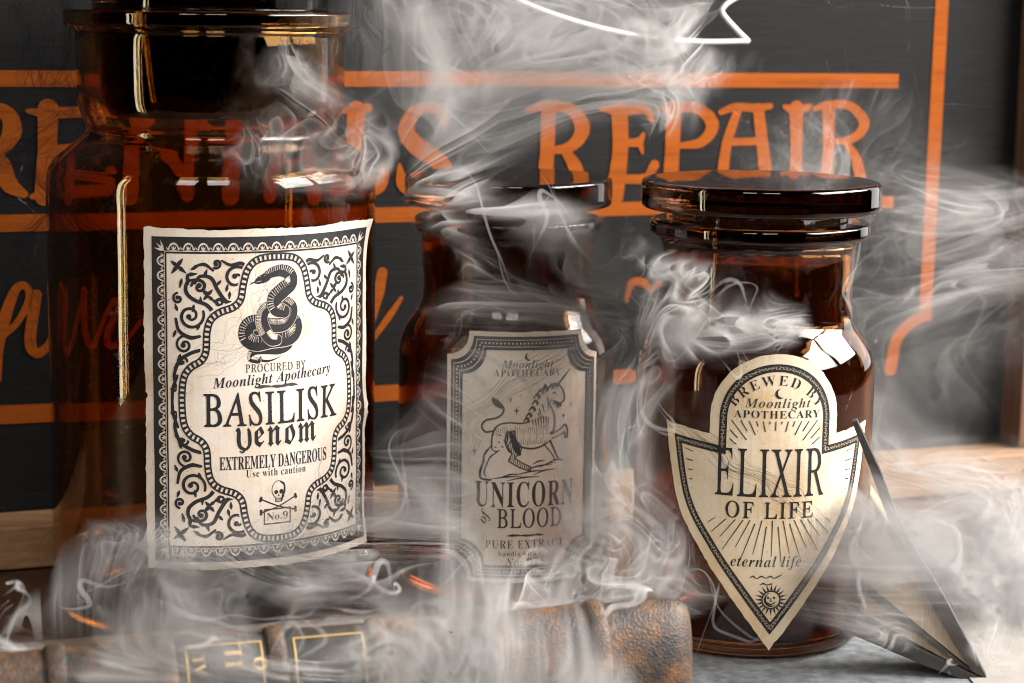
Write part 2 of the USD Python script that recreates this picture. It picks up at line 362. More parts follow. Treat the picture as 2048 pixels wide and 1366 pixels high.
def tube(P, r, k=12):
    P = np.array(P); T = np.gradient(P, axis=0); T /= np.linalg.norm(T, axis=1)[:, None]
    a = np.cross(T, N); a /= np.linalg.norm(a, axis=1)[:, None]; b = np.cross(T, a); g = np.linspace(0, 2 * np.pi, k, endpoint=False)
    v = (P[:, None] + r * (np.cos(g)[None, :, None] * a[:, None] + np.sin(g)[None, :, None] * b[:, None])).reshape(-1, 3); n = len(P)
    f = []
    for i in range(n - 1):
        for j in range(k):
            p0, p1, p2, p3 = i * k + j, i * k + (j + 1) % k, (i + 1) * k + (j + 1) % k, (i + 1) * k + j
            f += [(p0, p1, p2), (p0, p2, p3)]
    for j in range(1, k - 1): f += [(0, j + 1, j), ((n - 1) * k, (n - 1) * k + j, (n - 1) * k + j + 1)]
    return fix(trimesh.Trimesh(v, f, process=False))


wire = thing('wire_outline', 'white bent wire outline hanging before the charcoal board', 'wire decoration')
obj('long_curve', tube(spline([WP(960, -60), WP(1030, -4), WP(1150, 42), WP(1280, 72), WP(1400, 83), WP(1497, 82)], 50), .0014), M['wire'], wire, smooth=True)
obj('notched_end', tube(np.vstack([spline([WP(1497, 83), WP(1470, 56), WP(1446, 28), WP(1447, 14), WP(1468, -2), WP(1540, -40)], 40)]), .0014), M['wire'], wire, smooth=True)
#JARS
# ------------------------------------------------------------------ jars


def chaikin(p, k=2):
    p = np.array(p, float)
    for _ in range(k):
        q = [p[0]]
        for a, b in zip(p[:-1], p[1:]): q += [a * .75 + b * .25, a * .25 + b * .75]
        p = np.array(q + [p[-1]])
    return p


class Jar:
    """Measures: cx, py = a point of the axis in the photograph; y = distance; rings = (photo height, half width)."""

    def __init__(s, cx, py, y, label):
        s.y = y; s.x = at_y(cx, py, y)[0]
        s.t = thing('apothecary_jar', label, 'glass jar', (s.x, y, 0))
        s.cx, s.py = cx, py

    def rz(s, py, hw):
        P = at_y(s.cx, py, s.y); d = (P - EYE) @ FWD
        return hw / FPX * d, P[2]


def body_profile(outer, wall=.0032, floor=.006):
    """outer: list of (r, z) from the bottom edge to the lip's outer top, rounded; the inside follows at wall thickness."""
    o = chaikin(outer, 3)
    nrm = np.gradient(o, axis=0); nrm = np.stack([-nrm[:, 1], nrm[:, 0]], 1); nrm /= np.linalg.norm(nrm, axis=1)[:, None] + 1e-12
    return o, nrm


def make_jar(j, rings, neck_r, lip, lid, mat_body, mat_lid, plug_r, plug_z):
    base_r = rings[0][0]
    (lr, lz0), (lr1, lz1) = lip                        # lip: outer radius at its bottom and top
    out = [(0.0001, .003), (base_r - .018, .003), (base_r - .012, .0003), (base_r - .004, .0006), (base_r, .006)] + [(r, z) for r, z in rings] + \
          [(lr - .003, lz0 - .0012), (lr, lz0), (lr, (lz0 + lz1) / 2), (lr1, lz1), (lr1 - .003, lz1 + .0004), (lr1 - .008, lz1 + .0006)]
    o = chaikin(out[1:], 2); o = np.vstack([[0.0, .003], o])
    ins = [(max(r - .0034, .001), z) for r, z in rings if z < rings[-1][1] - .004]
    inn = [(neck_r - .004, lz1 + .0003), (neck_r - .0045, lz0)] + ins[::-1] + [(base_r - .0036, .012), (base_r - .010, .0072), (0.0, .0068)]
    i = np.vstack([chaikin(inn[:-1], 2), [[0.0, .0068]]])
    obj('body', lathe(np.vstack([o, i]), 160), mat_body, j.t, smooth=40)
    r, z0, z1 = lid                                     # the disc of the lid
    pr = [(r - .0022, z1), (r - .0006, z1 - .0005), (r, z1 - .0018), (r, (z0 + z1) / 2), (r, z0 + .0022), (r - .0008, z0 + .0006), (r - .003, z0), (plug_r + .001, z0), (plug_r, z0 - .001), (plug_r - .001, lz0 - .003), (plug_r - .0045, plug_z + .004), (plug_r - .008, plug_z)]
    p = np.vstack([[0.0, z1], [r * .5, z1], [r - .004, z1], chaikin(pr, 2), [0.0, plug_z]])
    obj('lid', lathe(p, 160), mat_lid, j.t, smooth=40)


J1 = Jar(428, 800, 0.985, 'largest amber glass jar, bearing the black framed cream label with a coiled snake')
J2 = Jar(1011, 800, 1.03, 'smallest amber glass jar, in the middle, with a notched unicorn label')
J3 = Jar(1511, 700, 0.955, 'amber glass jar with a thick dark disc lid and an arrowhead shaped label')
g = J1.rz
R1 = g(700, 322)[0]
make_jar(J1, [(R1, .012), (R1, g(420, 322)[1]), (R1, g(345, 322)[1]), (g(318, 312)[0], g(318, 312)[1]), (g(290, 280)[0], g(290, 280)[1]), (g(272, 252)[0], g(272, 252)[1]), (g(256, 244)[0], g(256, 244)[1]),
              (g(235, 255)[0], g(235, 255)[1]), (g(205, 265)[0], g(205, 265)[1]), (g(120, 267)[0], g(120, 267)[1]), (g(62, 267)[0], g(62, 267)[1])],
         g(100, 267)[0], ((g(50, 290)[0], g(50, 290)[1]), (g(22, 292)[0], g(22, 292)[1])), (g(0, 318)[0], g(-12, 0)[1], g(-72, 0)[1]), M['glass_warm'], M['glass_dark'], g(0, 262)[0] - .006, g(225, 0)[1])
g = J2.rz
R2 = g(800, 214)[0]
make_jar(J2, [(R2, .012), (R2, g(760, 214)[1]), (R2, g(690, 214)[1]), (g(655, 205)[0], g(655, 0)[1]), (g(626, 184)[0], g(626, 0)[1]), (g(604, 172)[0], g(604, 0)[1]), (g(580, 168)[0], g(580, 0)[1]), (g(530, 170)[0], g(530, 0)[1]), (g(470, 172)[0], g(470, 0)[1])],
         g(500, 172)[0], ((g(458, 187)[0], g(458, 0)[1]), (g(432, 187)[0], g(432, 0)[1])), (g(380, 208)[0], g(408, 0)[1], g(351, 0)[1]), M['glass'], M['glass_mid'], g(440, 158)[0], g(478, 0)[1])
g = J3.rz
R3 = g(850, 236)[0]
make_jar(J3, [(R3, .012), (R3, g(790, 236)[1]), (R3, g(720, 236)[1]), (g(684, 226)[0], g(684, 0)[1]), (g(655, 205)[0], g(655, 0)[1]), (g(638, 191)[0], g(638, 0)[1]), (g(615, 187)[0], g(615, 0)[1]), (g(560, 189)[0], g(560, 0)[1]), (g(490, 191)[0], g(490, 0)[1])],
         g(520, 190)[0], ((g(466, 219)[0], g(466, 0)[1]), (g(440, 219)[0], g(440, 0)[1])), (g(390, 239)[0], g(417, 0)[1], g(359, 0)[1]), M['glass'], M['glass_dark'], g(440, 176)[0], g(486, 0)[1])
# ------------------------------------------------------------------ paper labels bent round the jars (mm in the flat, then wrapped)
MM = .001


def wrap(j, R, phi0, z0, amp, seed, curl=(), sq=1.0):
    """Maps flat label coordinates (s to the right, t up from the middle) and a lift onto the jar's wall, with slight cockles in the paper."""
    rg = np.random.default_rng(seed); ks = rg.normal(0, 1, (7, 2)) * 130; ph = rg.uniform(0, 6.28, 7)

    def f(st, lift):
        st = np.asarray(st); s, t = st[:, 0], st[:, 1]
        w = sum(np.sin(st @ k + p) for k, p in zip(ks, ph)) / 7 * amp + amp * .8
        for (cs, ct, rad, h) in curl: w = w + h * np.clip(1 - np.hypot(s - cs, t - ct) / rad, 0, 1) ** 2
        r = R + .00025 + w + lift; a = phi0 + sq * s / R
        return np.stack([r * np.sin(a), -r * np.cos(a), z0 + t], 1)
    return f


def make_label(j, name, outline, W, inks, m_paper, extra=()):
    c = .004
    v, f = triangulate(outline, c, c)
    top = W(v, 0)
    V, F, n = [top], [f], len(v)
    for q in polys(outline):                                     # the cut edge of the paper
        for ring in [q.exterior]:
            e = np.array(ring.segmentize(c).coords); a, b = W(e, 0), W(e, -.0003); k = len(e)
            i = np.arange(k - 1); V += [a, b]; F += [np.stack([n + i, n + k + i, n + k + i + 1], 1), np.stack([n + i, n + k + i + 1, n + i + 1], 1)]; n += 2 * k
    lab = obj(name, (np.vstack(V), np.vstack(F)), m_paper, j.t, smooth=False)
    for nm, g, m, lift in inks:
        v, f = triangulate(g, c, c, tol=.00002)
        if len(f): obj(nm, (W(v, lift), f), m, lab)
    return lab


def mirror4(g, x=True, y=True):
    out = [g]
    if x: out += [affinity.scale(h, -1, 1, origin=(0, 0)) for h in out]
    if y: out += [affinity.scale(h, 1, -1, origin=(0, 0)) for h in out]
    return unary_union(out)


def spiral(cx, cy, r0, a0, turns, w0=1.1, w1=.7, shrink=.16, blob=1.0):
    """A curled tendril that winds in from radius r0, with a bud at its heart."""
    t = np.linspace(0, 1, 44); a = math.radians(a0) + turns * 2 * np.pi * t; r = r0 * (1 - t * (1 - shrink))
    p = np.stack([cx + r * np.cos(a), cy + r * np.sin(a)], 1)
    return unary_union([stroke(p, [w0 * .7, w0, w1 * 1.1, w1], 44), Point(*p[-1]).buffer(blob)])


def leaf(x, y, ang, L, w):
    return affinity.translate(affinity.rotate(stroke([(0, 0), (L * .4, w * .15), (L, w * .35)], [w * .25, w, .1], 14), ang, origin=(0, 0)), x, y)


def ladder(path, width, pitch, win_l, win_w):
    """A dark band along a path with a row of light windows in it."""
    ln = LineString(path); band = ln.buffer(width / 2, join_style=1); n = int(ln.length / pitch); cut = []
    for i in range(n):
        d = (i + .5) * ln.length / n; p, q = ln.interpolate(d - .1), ln.interpolate(d + .1); a = math.degrees(math.atan2(q.y - p.y, q.x - p.x))
        cut.append(affinity.translate(affinity.rotate(sbox(-win_l / 2, -win_w / 2, win_l / 2, win_w / 2), a, origin=(0, 0)), p.x * .5 + q.x * .5, p.y * .5 + q.y * .5))
    return band.difference(unary_union(cut))


mm = lambda g: affinity.scale(g, MM, MM, origin=(0, 0))
txt = lambda s, y, x=0, rot=0, wid=None, **k: affinity.rotate(affinity.translate(fit(s, wid, **k) if wid else text2d(s, **k), x, y), rot, origin=(x, y))

# --- the large label: snake in a stepped cartouche
g_ = J1
zt, zb = at_y(440, 458, .985 - R1)[2], at_y(440, 1140, .985 - R1)[2]
ph = lambda px, R=322.0, c=428.0: math.asin(max(-1, min(1, (px - c) / R)))
pa, pb = ph(289), ph(733)
H1, W1 = (zt - zb) * 1000, (pb - pa) * R1 * 1000
hx, hy = W1 / 2, H1 / 2
rg = np.random.default_rng(3)


def ragged(pts, step=2.5, amp=.28):
    e = np.array(Polygon(pts).exterior.segmentize(step).coords)[:-1]
    return Polygon(e + rg.normal(0, amp, e.shape) * .6 + np.stack([np.sin(np.arange(len(e)) * .23), np.cos(np.arange(len(e)) * .31)], 1) * amp)


paper1 = ragged([(-hx, -hy), (hx - 1.5, -hy + .3), (hx - .5, -hy * .1), (hx + .6, -hy * .02), (hx, hy), (0, hy - .6), (-hx, hy)]).difference(Point(-hx - .4, 2).buffer(1.6)).difference(Point(hx, -12).buffer(2.0))
fx, fy = hx - 4.2, hy - 3.6
ring = lambda a, b: sbox(-fx + a, -fy + a, fx - a, fy - a).difference(sbox(-fx + b, -fy + b, fx - b, fy - b))
band = ring(0, 7.2).difference(ring(7.2 - 1.15, 7.2 - .8))


def palmette(u):                                                  # white fan motif on the dark band; base at y=0
    a = affinity.scale(Point(0, 0).buffer(2.75, 16).difference(Point(0, 0).buffer(2.05, 16)), 1, 1.15, origin=(0, 0)).intersection(sbox(-3, .1, 3, 4))
    s = unary_union([leaf(0, .2, 90, 1.9, .8), leaf(.25, .2, 50, 1.7, .7), affinity.scale(leaf(.25, .2, 50, 1.7, .7), -1, 1, origin=(0, 0)), sbox(-1.7, -.15, 1.7, .1), leaf(2.8, .2, 60, 1.5, .6), leaf(-2.8, .2, 120, 1.5, .6)])
    return unary_union([a, s])


P0 = palmette(0); cut = []
nx, ny = 15, 20
for i in range(nx):
    x = -fx + 7.2 + (i + .5) * (2 * fx - 14.4) / nx; q = affinity.scale(P0, .98 * (2 * fx - 14.4) / nx / 7.0, 1.1, origin=(0, 0))
    cut += [affinity.translate(q, x, fy - 5.9), affinity.translate(affinity.scale(q, 1, -1, origin=(0, 0)), x, -fy + 5.9)]
for i in range(ny):
    y = -fy + 7.2 + (i + .5) * (2 * fy - 14.4) / ny; q = affinity.scale(P0, .98 * (2 * fy - 14.4) / ny / 7.0, 1.1, origin=(0, 0))
    cut += [affinity.translate(affinity.rotate(q, 90, origin=(0, 0)), -fx + 5.9, y), affinity.translate(affinity.rotate(q, -90, origin=(0, 0)), fx - 5.9, y)]
for sx in (-1, 1):
    for sy in (-1, 1): cut.append(affinity.translate(unary_union([leaf(-sx * 2, -sy * 2, math.degrees(math.atan2(sy, sx)) + d, 5, 1.1) for d in (-28, 0, 28)]), sx * (fx - 4), sy * (fy - 4)))
band = band.difference(unary_union(cut))
Q = [(0, 63), (-9.2, 62), (-14, 58), (-16.3, 51.5), (-17.6, 45), (-21, 41.5), (-27.5, 39.3), (-31.8, 36), (-33.6, 30.5), (-34.2, 22), (-36.6, 17.9), (-41.5, 15), (-44.8, 10), (-45.7, 0)]
Q = [(x, y * (hy - 3.6 - 8.5) / 63.5) for x, y in Q]
loop = Q + [(x, -y) for x, y in Q[-2::-1]]; loop += [(-x, y) for x, y in loop[-2:0:-1]]
loop = spline(loop, 260, closed=True); loop = np.vstack([loop, loop[:1]])
cart = ladder(loop, 3.5, 2.25, 1.15, 2.0)
cart_in = Polygon(loop).buffer(2.6)
ex, ey = fx - 8.4, fy - 8.4
S = [spiral(-40.5, 40, 6.2, 20, -1.5), spiral(-19.5, 57.5, 6.4, -35, 1.45), spiral(-36.5, 53.5, 3.6, 170, -1.2, 1.2), spiral(-43.5, 26.5, 4.2, 90, 1.3, .9), spiral(-45, 18.5, 3.2, -60, 1.1, .8, .6, .16, .8),
     stroke([(-19, 45.5), (-24, 46.5), (-28, 52), (-31, 57.5), (-36, 58.3), (-38.5, 55)], [1.9, 1.5, 1.3, 1.3, 1.1, .7]), stroke([(-29, 40.2), (-33, 45), (-39, 47.5), (-42.5, 51), (-42, 55.5), (-38.5, 57)], [1.6, 1.3, 1.3, 1.4, 1.1, .6]),
     stroke([(-36.5, 30.5), (-41, 30), (-46, 33), (-47.5, 38.5)], [.9, 1.5, 1.2, .9]), stroke([(-13.5, 61), (-17, 64.2), (-22, 63.5), (-26, 65.5)], [.8, 1.3, 1.0, .5]), stroke([(-36.5, 24), (-41, 22.5), (-46, 19), (-48.5, 12), (-47.5, 6)], [1.2, 1.3, 1.3, 1.1, .5]),
     stroke([(-47, 12), (-49.2, 6), (-49.6, 0)], [.9, 1.2, .9]), spiral(-48.6, 6.5, 1.9, 200, 1.0, .7, .6, .2, .6), spiral(-46.3, 48, 2.6, 100, 1.05, .9, .7, .2, .8), spiral(-28.5, 64.2, 2.3, 240, 1.0, .9, .7, .2, .8), spiral(-10.5, 65.8, 1.9, 60, -1.0, .9, .7, .2, .7),
     stroke([(-9, 65.2), (-4.5, 66.7), (0, 65.4)], [.7, 1.5, 1.2]), stroke([(-30, 61), (-34, 63.8), (-38.5, 63)], [.5, 1.2, .5]), spiral(-27.3, 46.3, 1.8, 0, 1.7, .6, .5, .5, .3)]
for (x, y, a, L, w) in [(-46.5, 63, 225, 4.2, 1.6), (-46.5, 63, 45, 4, 1.6), (-46.5, 63, 135, 3.6, 1.5), (-46.5, 63, -45, 5, 1.6), (-42, 59, 0, 4.5, 1.5), (-42, 59, -90, 4.5, 1.5), (-40, 61.5, 20, 3.6, 1.2), (-44.5, 57, -110, 4, 1.2), (-32.5, 49.8, 130, 3.5, 1.6), (-32.5, 49.8, 40, 3, 1.3), (-32.5, 49.8, 220, 3, 1.3),
                        (-30.3, 47.4, 130, 3, 1.3), (-30.3, 47.4, 320, 3, 1.2), (-24, 51.5, 70, 3, 1.1), (-34, 58.5, 60, 3, 1.2), (-26.6, 56.2, 220, 3, 1.1), (-39, 45, 250, 3, 1.1), (-46.8, 42.5, 100, 3, 1.2), (-37.5, 33.8, 60, 3.2, 1.1), (-14.6, 54.5, 190, 2.8, 1.1), (-22.5, 51, 260, 3, 1.1), (-36, 45.8, 80, 3, 1.1), (-47.6, 33, 240, 3, 1.2), (-45.5, 22, 240, 3, 1.1), (-42, 15.4, 180, 2.8, 1.0), (-48, 14.5, 80, 2.5, 1)]:
    S.append(leaf(x, y, a, L, w))
scr = unary_union(S).buffer(.22); scr = affinity.scale(scr, ex / 50.4, ey / 67.4, origin=(0, 0))
scr = mirror4(scr).intersection(sbox(-ex, -ey, ex, ey)).difference(cart_in)
# the snake, drawn as crossing bands: later bands cut a pale edge out of the earlier ones
c2 = lambda x, y: ((math.asin((270 + x / 4.017 - 428) / 322) - (pa + pb) / 2) * R1 * 1000, (798 - (420 + y / 4.017)) * .2215)
SN = [([(1005, 1190), (1065, 1200), (1120, 1190), (1180, 1168)], [4.2, 3.4, 2.2, .3]), ([(1235, 1040), (1225, 1090), (1150, 1120), (1020, 1112), (940, 1130), (925, 1180), (985, 1203)], [8.5, 8.5, 8, 7.5, 6, 5.5, 4.4]),
      ([(1195, 985), (1075, 1005), (950, 960)], [6, 8, 7]), ([(1240, 860), (1290, 915), (1290, 985), (1235, 1035), (1100, 1045), (965, 1062), (890, 1010), (895, 930), (950, 893), (1040, 905)], [8, 11, 11.5, 12, 12, 12, 12.5, 12.5, 12, 11]),
      ([(1040, 905), (1120, 925), (1200, 920), (1252, 860), (1255, 790), (1200, 745), (1150, 745)], [10, 11, 11, 11, 10.5, 10, 9]),
      ([(1090, 760), (1030, 810), (1015, 890), (1045, 975), (1090, 1035), (1140, 1045)], [9, 10, 10.5, 10.5, 10, 8]),
      ([(1030, 545), (1095, 507), (1175, 492), (1240, 525), (1250, 595), (1180, 655), (1120, 715), (1135, 790), (1200, 822)], [5.5, 8, 9.5, 11, 12.5, 13.5, 13, 12.5, 10])]
snake, hi = Polygon(), []
for pts, w in SN:
    q = stroke([c2(*p) for p in pts], np.array(w) * .56, 50); snake = snake.difference(q.buffer(.35)).union(q)
    hi_cut = q.buffer(.7); hi = [h for h in (a.difference(hi_cut) for a in hi) if not h.is_empty]
    cp_ = spline([c2(*p) for p in pts], 46); wd = np.interp(np.linspace(0, 1, 46), np.linspace(0, 1, len(w)), w) * .56
    tn = np.gradient(cp_, axis=0); tn /= np.linalg.norm(tn, axis=1)[:, None] + 1e-9; nn = np.stack([-tn[:, 1], tn[:, 0]], 1)
    for k in range(1, 45):                                           # rows of scale lights on the upper-left side of the body
        side = 1 if nn[k] @ np.array([-.5, .85]) > 0 else -1
        for o, l in ((.12, .30), (.27, .36), (.40, .22)):
            a = cp_[k] + nn[k] * side * wd[k] * (o - .06); b = cp_[k] + nn[k] * side * wd[k] * (o + l * .22) + tn[k] * .22
            hi.append(LineString([a, b]).buffer(.15 if k % 2 else .2))
head = Polygon(spline([c2(*p) for p in [(958, 578), (985, 535), (1035, 512), (1080, 520), (1085, 555), (1050, 580), (990, 590)]], 40, closed=True))
snake = unary_union([snake.difference(unary_union(hi)), head.difference(unary_union([Point(*c2(1012, 545)).buffer(.3), stroke([c2(975, 575), c2(1050, 560)], .25), stroke([c2(1000, 530), c2(1060, 528)], .3)])), stroke([c2(965, 575), c2(940, 583), c2(918, 600)], [.7, .4, .15]), stroke([c2(945, 580), c2(925, 578)], .2)])
sk = lambda x, y: ((x - 552) / 4.06 + .3, (798 - y) * .2215)
skull = unary_union([affinity.scale(Point(0, 0).buffer(4.4), 1, 1.02, origin=(0, 0)), sbox(-2.2, -6.2, 2.2, -2)]).buffer(-.5).buffer(.5)
skull_line = unary_union([skull.difference(skull.buffer(-.35)), stroke([(3.9, 1.5), (3.6, -1), (2.9, -2.6), (3.3, -4)], [.8, 1.4, 1, .5]), stroke([(1.0, 3.8), (3, 2.9), (3.9, 1.2)], [.3, 1.2, .8]), affinity.scale(Point(-1.6, -1.2).buffer(1.15), 1, .9), affinity.scale(Point(1.6, -1.1).buffer(1.2), 1, .95), Polygon([(-.1, -2.2), (.5, -3.4), (-.6, -3.4)]),
                         sbox(-1.9, -4.9, 2.0, -4.6), *[sbox(x, -5.8, x + .18, -4) for x in (-1.4, -.7, 0, .7, 1.4)], Polygon([(2.3, -2), (3, -2.4), (2.4, -5.6), (1.5, -5.9)])])
bone = unary_union([stroke([(-10.5, -4.4), (0, -8.4), (10.5, -11)], [.7, .6, .7]), *[Point(x, y).buffer(.85) for x, y in ((-10.9, -3.7), (-11.3, -4.8), (10.9, -10.2), (11, -11.6))]])
bones = unary_union([bone, affinity.scale(bone, -1, 1, origin=(0, 0))])
skullbones = affinity.translate(affinity.scale(unary_union([skull_line, bones.difference(skull.buffer(.3))]), .82, .9, origin=(0, 0)), 0.6, sk(0, 982)[1])
yo = lambda py: (798 - py) * .2215
arrow = affinity.translate(unary_union([sbox(-7, -.25, 7, .25), leaf(-11, 0, 0, 8, 1.6), affinity.scale(leaf(-11, 0, 0, 8, 1.6), -1, 1, origin=(0, 0)), leaf(-4, 0, 0, 8, 1.2), affinity.scale(leaf(-3, 0, 0, 8, 1.2), 1, -1, origin=(0, 0))]), 0, yo(773))
no9 = unary_union([sbox(-7, -3.6, 7, 3.6).difference(sbox(-6.4, -3.0, 6.4, 3.0)), txt('No.9', -1.7, sty='b', cap=3.3, thin=1.2, cond=1.1)])
venom = unary_union([affinity.translate(fit('enom', 33, sty='fr', cap=11.6, track=.06), 5.2, yo(892)), affinity.translate(unary_union([stroke([(-3.6, 7.4), (-2.6, 8.2), (-2.3, 6.6), (-2.4, 3), (-1.6, 0.3), (.8, -.9), (2.6, .6), (3.0, 3), (2.7, 6.6), (2.2, 8.2)], [.5, 1.5, 1.8, 1.9, 1.7, 1.2, 1.4, 1.8, 1.6, .8], 60), stroke([(.8, -.9), (-.6, -2.2), (-1.8, -1.6)], [1.1, .8, .5])]), -16.6, yo(892))])
inks1 = [('border_print', mm(unary_union([band, cart])), M['ink'], .00012), ('scroll_print', mm(scr), M['ink'], .00012), ('snake_print', mm(snake), M['ink'], .00012),
         ('lettering', mm(txt('PROCURED BY', yo(742), wid=31, sty='i', cap=3.4, unshear=True, track=.1, cond=1.18)), M['ink'], .00012),
         ('lettering', mm(txt('Moonlight Apothecary', yo(766) + .3, rot=3, wid=62, sty='bi', cap=4.4, track=.04, cond=1.12, thin=.6)), M['ink'], .00012),
         ('lettering', mm(txt('BASILISK', yo(848), wid=71, sty='i', cap=13.6, unshear=True, track=.035, cond=1.0, thin=-1.4)), M['ink'], .00012),
         ('lettering', mm(venom), M['ink'], .00012),
         ('lettering', mm(txt('EXTREMELY DANGEROUS', yo(936), wid=56.5, sty='b', cap=5.6, cond=.80, track=.0)), M['ink'], .00012),
         ('lettering', mm(txt('Use with caution', yo(953), wid=31, sty='b', cap=3.2, thin=1.6, track=.06, cond=1.02)), M['ink'], .00012),
         ('arrow_print', mm(arrow), M['ink2'], .00012), ('skull_print', mm(skullbones), M['ink'], .00012), ('number_print', mm(affinity.translate(no9, 0, yo(1036))), M['ink2'], .00012)]
W_ = wrap(J1, R1, (pa + pb) / 2 + math.atan2(-J1.x, J1.y) - .03, (zt + zb) / 2, .00035, 5, sq=.91, curl=((hx * MM, hy * MM, .022, .0035), (hx * MM, -hy * MM, .02, .002), (hx * MM, -.012, .012, .0025)))
make_label(J1, 'paper_label', mm(paper1), W_, inks1, M['paper1'])

# --- the unicorn label with notched corners
zt, zb = at_y(1020, 664, 1.03 - R2)[2], at_y(1030, 1166, 1.03 - R2)[2]
pa, pb = ph(893, 214, 1011), ph(1187, 214, 1009)
H2, W2 = (zt - zb) * 1000, (pb - pa) * R2 * 1000
hx, hy = W2 / 2, H2 / 2


def notched(ix, r, k=10):
    x, y = hx - ix, hy - ix; a = np.linspace(0, np.pi / 2, k)
    c = [(x - r * math.cos(t) + 0, y - r * math.sin(t)) for t in a[::-1]]          # bites out of the corners
    q = [(x - r * math.sin(t) * 1.0, y - r * math.cos(t)) for t in a]
    top = [(-x + r, y), (x - r, y)] + [(x - r + r * (1 - math.cos(t)) , y - r * math.sin(t)) for t in a] + [(x, y - r)]
    right = top[1:]
    full = right + [(u, -v) for u, v in right[::-1]] + [(-u, -v) for u, v in right] + [(-u, v) for u, v in right[::-1]]
    return Polygon(full)


paper2 = notched(0, 12).buffer(0)
e = np.array(paper2.exterior.segmentize(2.5).coords)[:-1]; paper2 = Polygon(e + rg.normal(0, .12, e.shape))
n2 = lambda i: notched(i, 12 + (0 if i < 1 else 0)).buffer(0)
frame2 = unary_union([n2(2.2).difference(n2(3.6)), n2(4.0).difference(n2(6.8)), n2(7.2).difference(n2(8.6))])
pl = LineString(n2(5.4).exterior.coords); dots = unary_union([pl.interpolate(d).buffer(.5) for d in np.arange(0, pl.length, 1.9)])
frame2 = frame2.difference(dots)
ko = lambda pts, w, n=30: stroke([((x - 447) / 894 * 360 / 4.55 + .6, (1366 / 2 - y + 20) / 1366 * 550 / 4.33) for x, y in pts], np.array(w) * .26, n)
sx_ = lambda x: (math.asin(max(-.99, min(.99, (860 + x * .4027 - 1010) / 214))) - (pa + pb) / 2) * R2 * 1000
sy_ = lambda y: ((664 + 1166) / 2 - (640 + y * .4027)) * H2 / 502
U2 = lambda pts, w, n=30: stroke([(sx_(x), sy_(y)) for x, y in pts], np.array(w) * .085, n)
LEG = Polygon([(sx_(x), sy_(y)) for x, y in [(385, 552), (414, 545), (420, 590), (450, 625), (442, 658), (414, 678), (450, 703), (497, 726), (492, 744), (440, 726), (386, 694), (404, 656), (380, 622), (398, 590)]]).buffer(.1)
HIND = [LEG.exterior.buffer(.28), *[LEG.intersection(LineString([(x, -40), (x + 14, 60)]).buffer(.16 + .1 * (k % 2))) for k, x in enumerate(np.arange(-30, 20, .95))]]
uni = [U2([(626, 320), (655, 285), (684, 248)], [12, 9, 3]), U2([(590, 318), (622, 322), (646, 345), (658, 385), (652, 408), (632, 416), (612, 404), (592, 396)], [7, 8, 9, 11, 10, 8, 8, 5]), U2([(628, 412), (622, 428), (630, 442)], [11, 13, 3]), U2([(596, 366), (608, 362), (618, 370)], [5, 10, 4]), U2([(556, 345), (560, 318), (574, 340)], [7, 7, 7]),
       U2([(592, 396), (586, 420), (604, 455), (612, 500), (606, 548), (590, 562)], [7, 9, 9, 13, 14, 8]), U2([(572, 380), (580, 420), (578, 455)], [6, 8, 3]), U2([(486, 500), (440, 508), (390, 504), (340, 514), (312, 545), (302, 590), (304, 640)], [10, 9, 8, 9, 11, 9, 8], 50),
       U2([(300, 620), (268, 662), (262, 700), (246, 755), (254, 784), (300, 790)], [9, 13, 12, 14, 15, 10], 50), U2([(338, 642), (296, 676), (284, 700), (266, 752), (276, 774)], [7, 9, 8, 8, 5], 40), U2([(304, 640), (325, 648), (340, 640)], [7, 7, 5]), U2([(378, 548), (368, 595), (384, 640), (402, 655)], [10, 9, 9, 8]),
       U2([(448, 626), (500, 634), (548, 624), (590, 600)], [10, 11, 10, 6]), U2([(590, 598), (612, 648), (632, 690), (654, 702)], [11, 11, 10, 8]), U2([(558, 614), (596, 660), (618, 700)], [7, 8, 6]), U2([(596, 566), (636, 548), (664, 526), (676, 558), (673, 590)], [10, 11, 12, 13, 12]), U2([(600, 588), (644, 572), (662, 562), (664, 590)], [8, 8, 9, 10]),
       U2([(312, 545), (272, 552), (252, 525), (272, 495), (322, 482), (352, 460), (358, 432), (338, 414)], [8, 11, 12, 12, 11, 11, 11, 14], 50), U2([(346, 424), (322, 406), (304, 386)], [26, 40, 14]), *HIND]
for k in range(26):                                                  # engraver's hatching on the flank, chest and belly
    x = 312 + k * 10.5; top = 520 + 6 * math.sin(k); uni.append(U2([(x, top + (14 if k % 2 else 8)), (x + 3, top + 34 + 10 * (k % 3))], [3.2, 1], 6)); uni.append(U2([(x + 60, 612 - 4 * (k % 2)), (x + 66, 590 - 12 * (k % 3))], [3.4, 1], 6) if 2 < k < 20 else U2([(x, 560), (x + 2, 566)], 2, 4))
for (x, y, r) in [(560, 340, 18), (590, 332, 15), (612, 326, 13), (540, 352, 18), (522, 375, 17), (514, 405, 17), (500, 436, 18), (484, 466, 16), (472, 488, 14), (632, 425, 10), (610, 412, 8)]:
    uni.append(U2([(x - r, y + r * .6), (x, y - r * .4), (x + r * .7, y + r * .3), (x + r * .2, y + r * .9)], [6, 17, 15, 4], 16))
mane = [U2([(x, y), (x + dx, y + dy)], [9, 2], 6) for x, y, dx, dy in [(515, 490, 8, 45), (528, 485, 8, 50), (542, 480, 6, 52), (555, 478, 4, 58), (568, 480, 2, 50), (580, 485, -2, 45), (500, 492, 8, 30), (535, 440, 12, 40), (550, 420, 10, 40), (530, 460, 10, 30)]]
shade = [U2([(395, 550), (410, 590), (425, 630), (440, 660)], [14, 34, 40, 20]), U2([(375, 545), (380, 580), (372, 620)], [4, 12, 5]), *[U2([(x, y), (x + 6, y + 3)], 7, 4) for x, y in [(335, 600), (352, 622), (318, 625), (362, 595), (340, 565)]]]
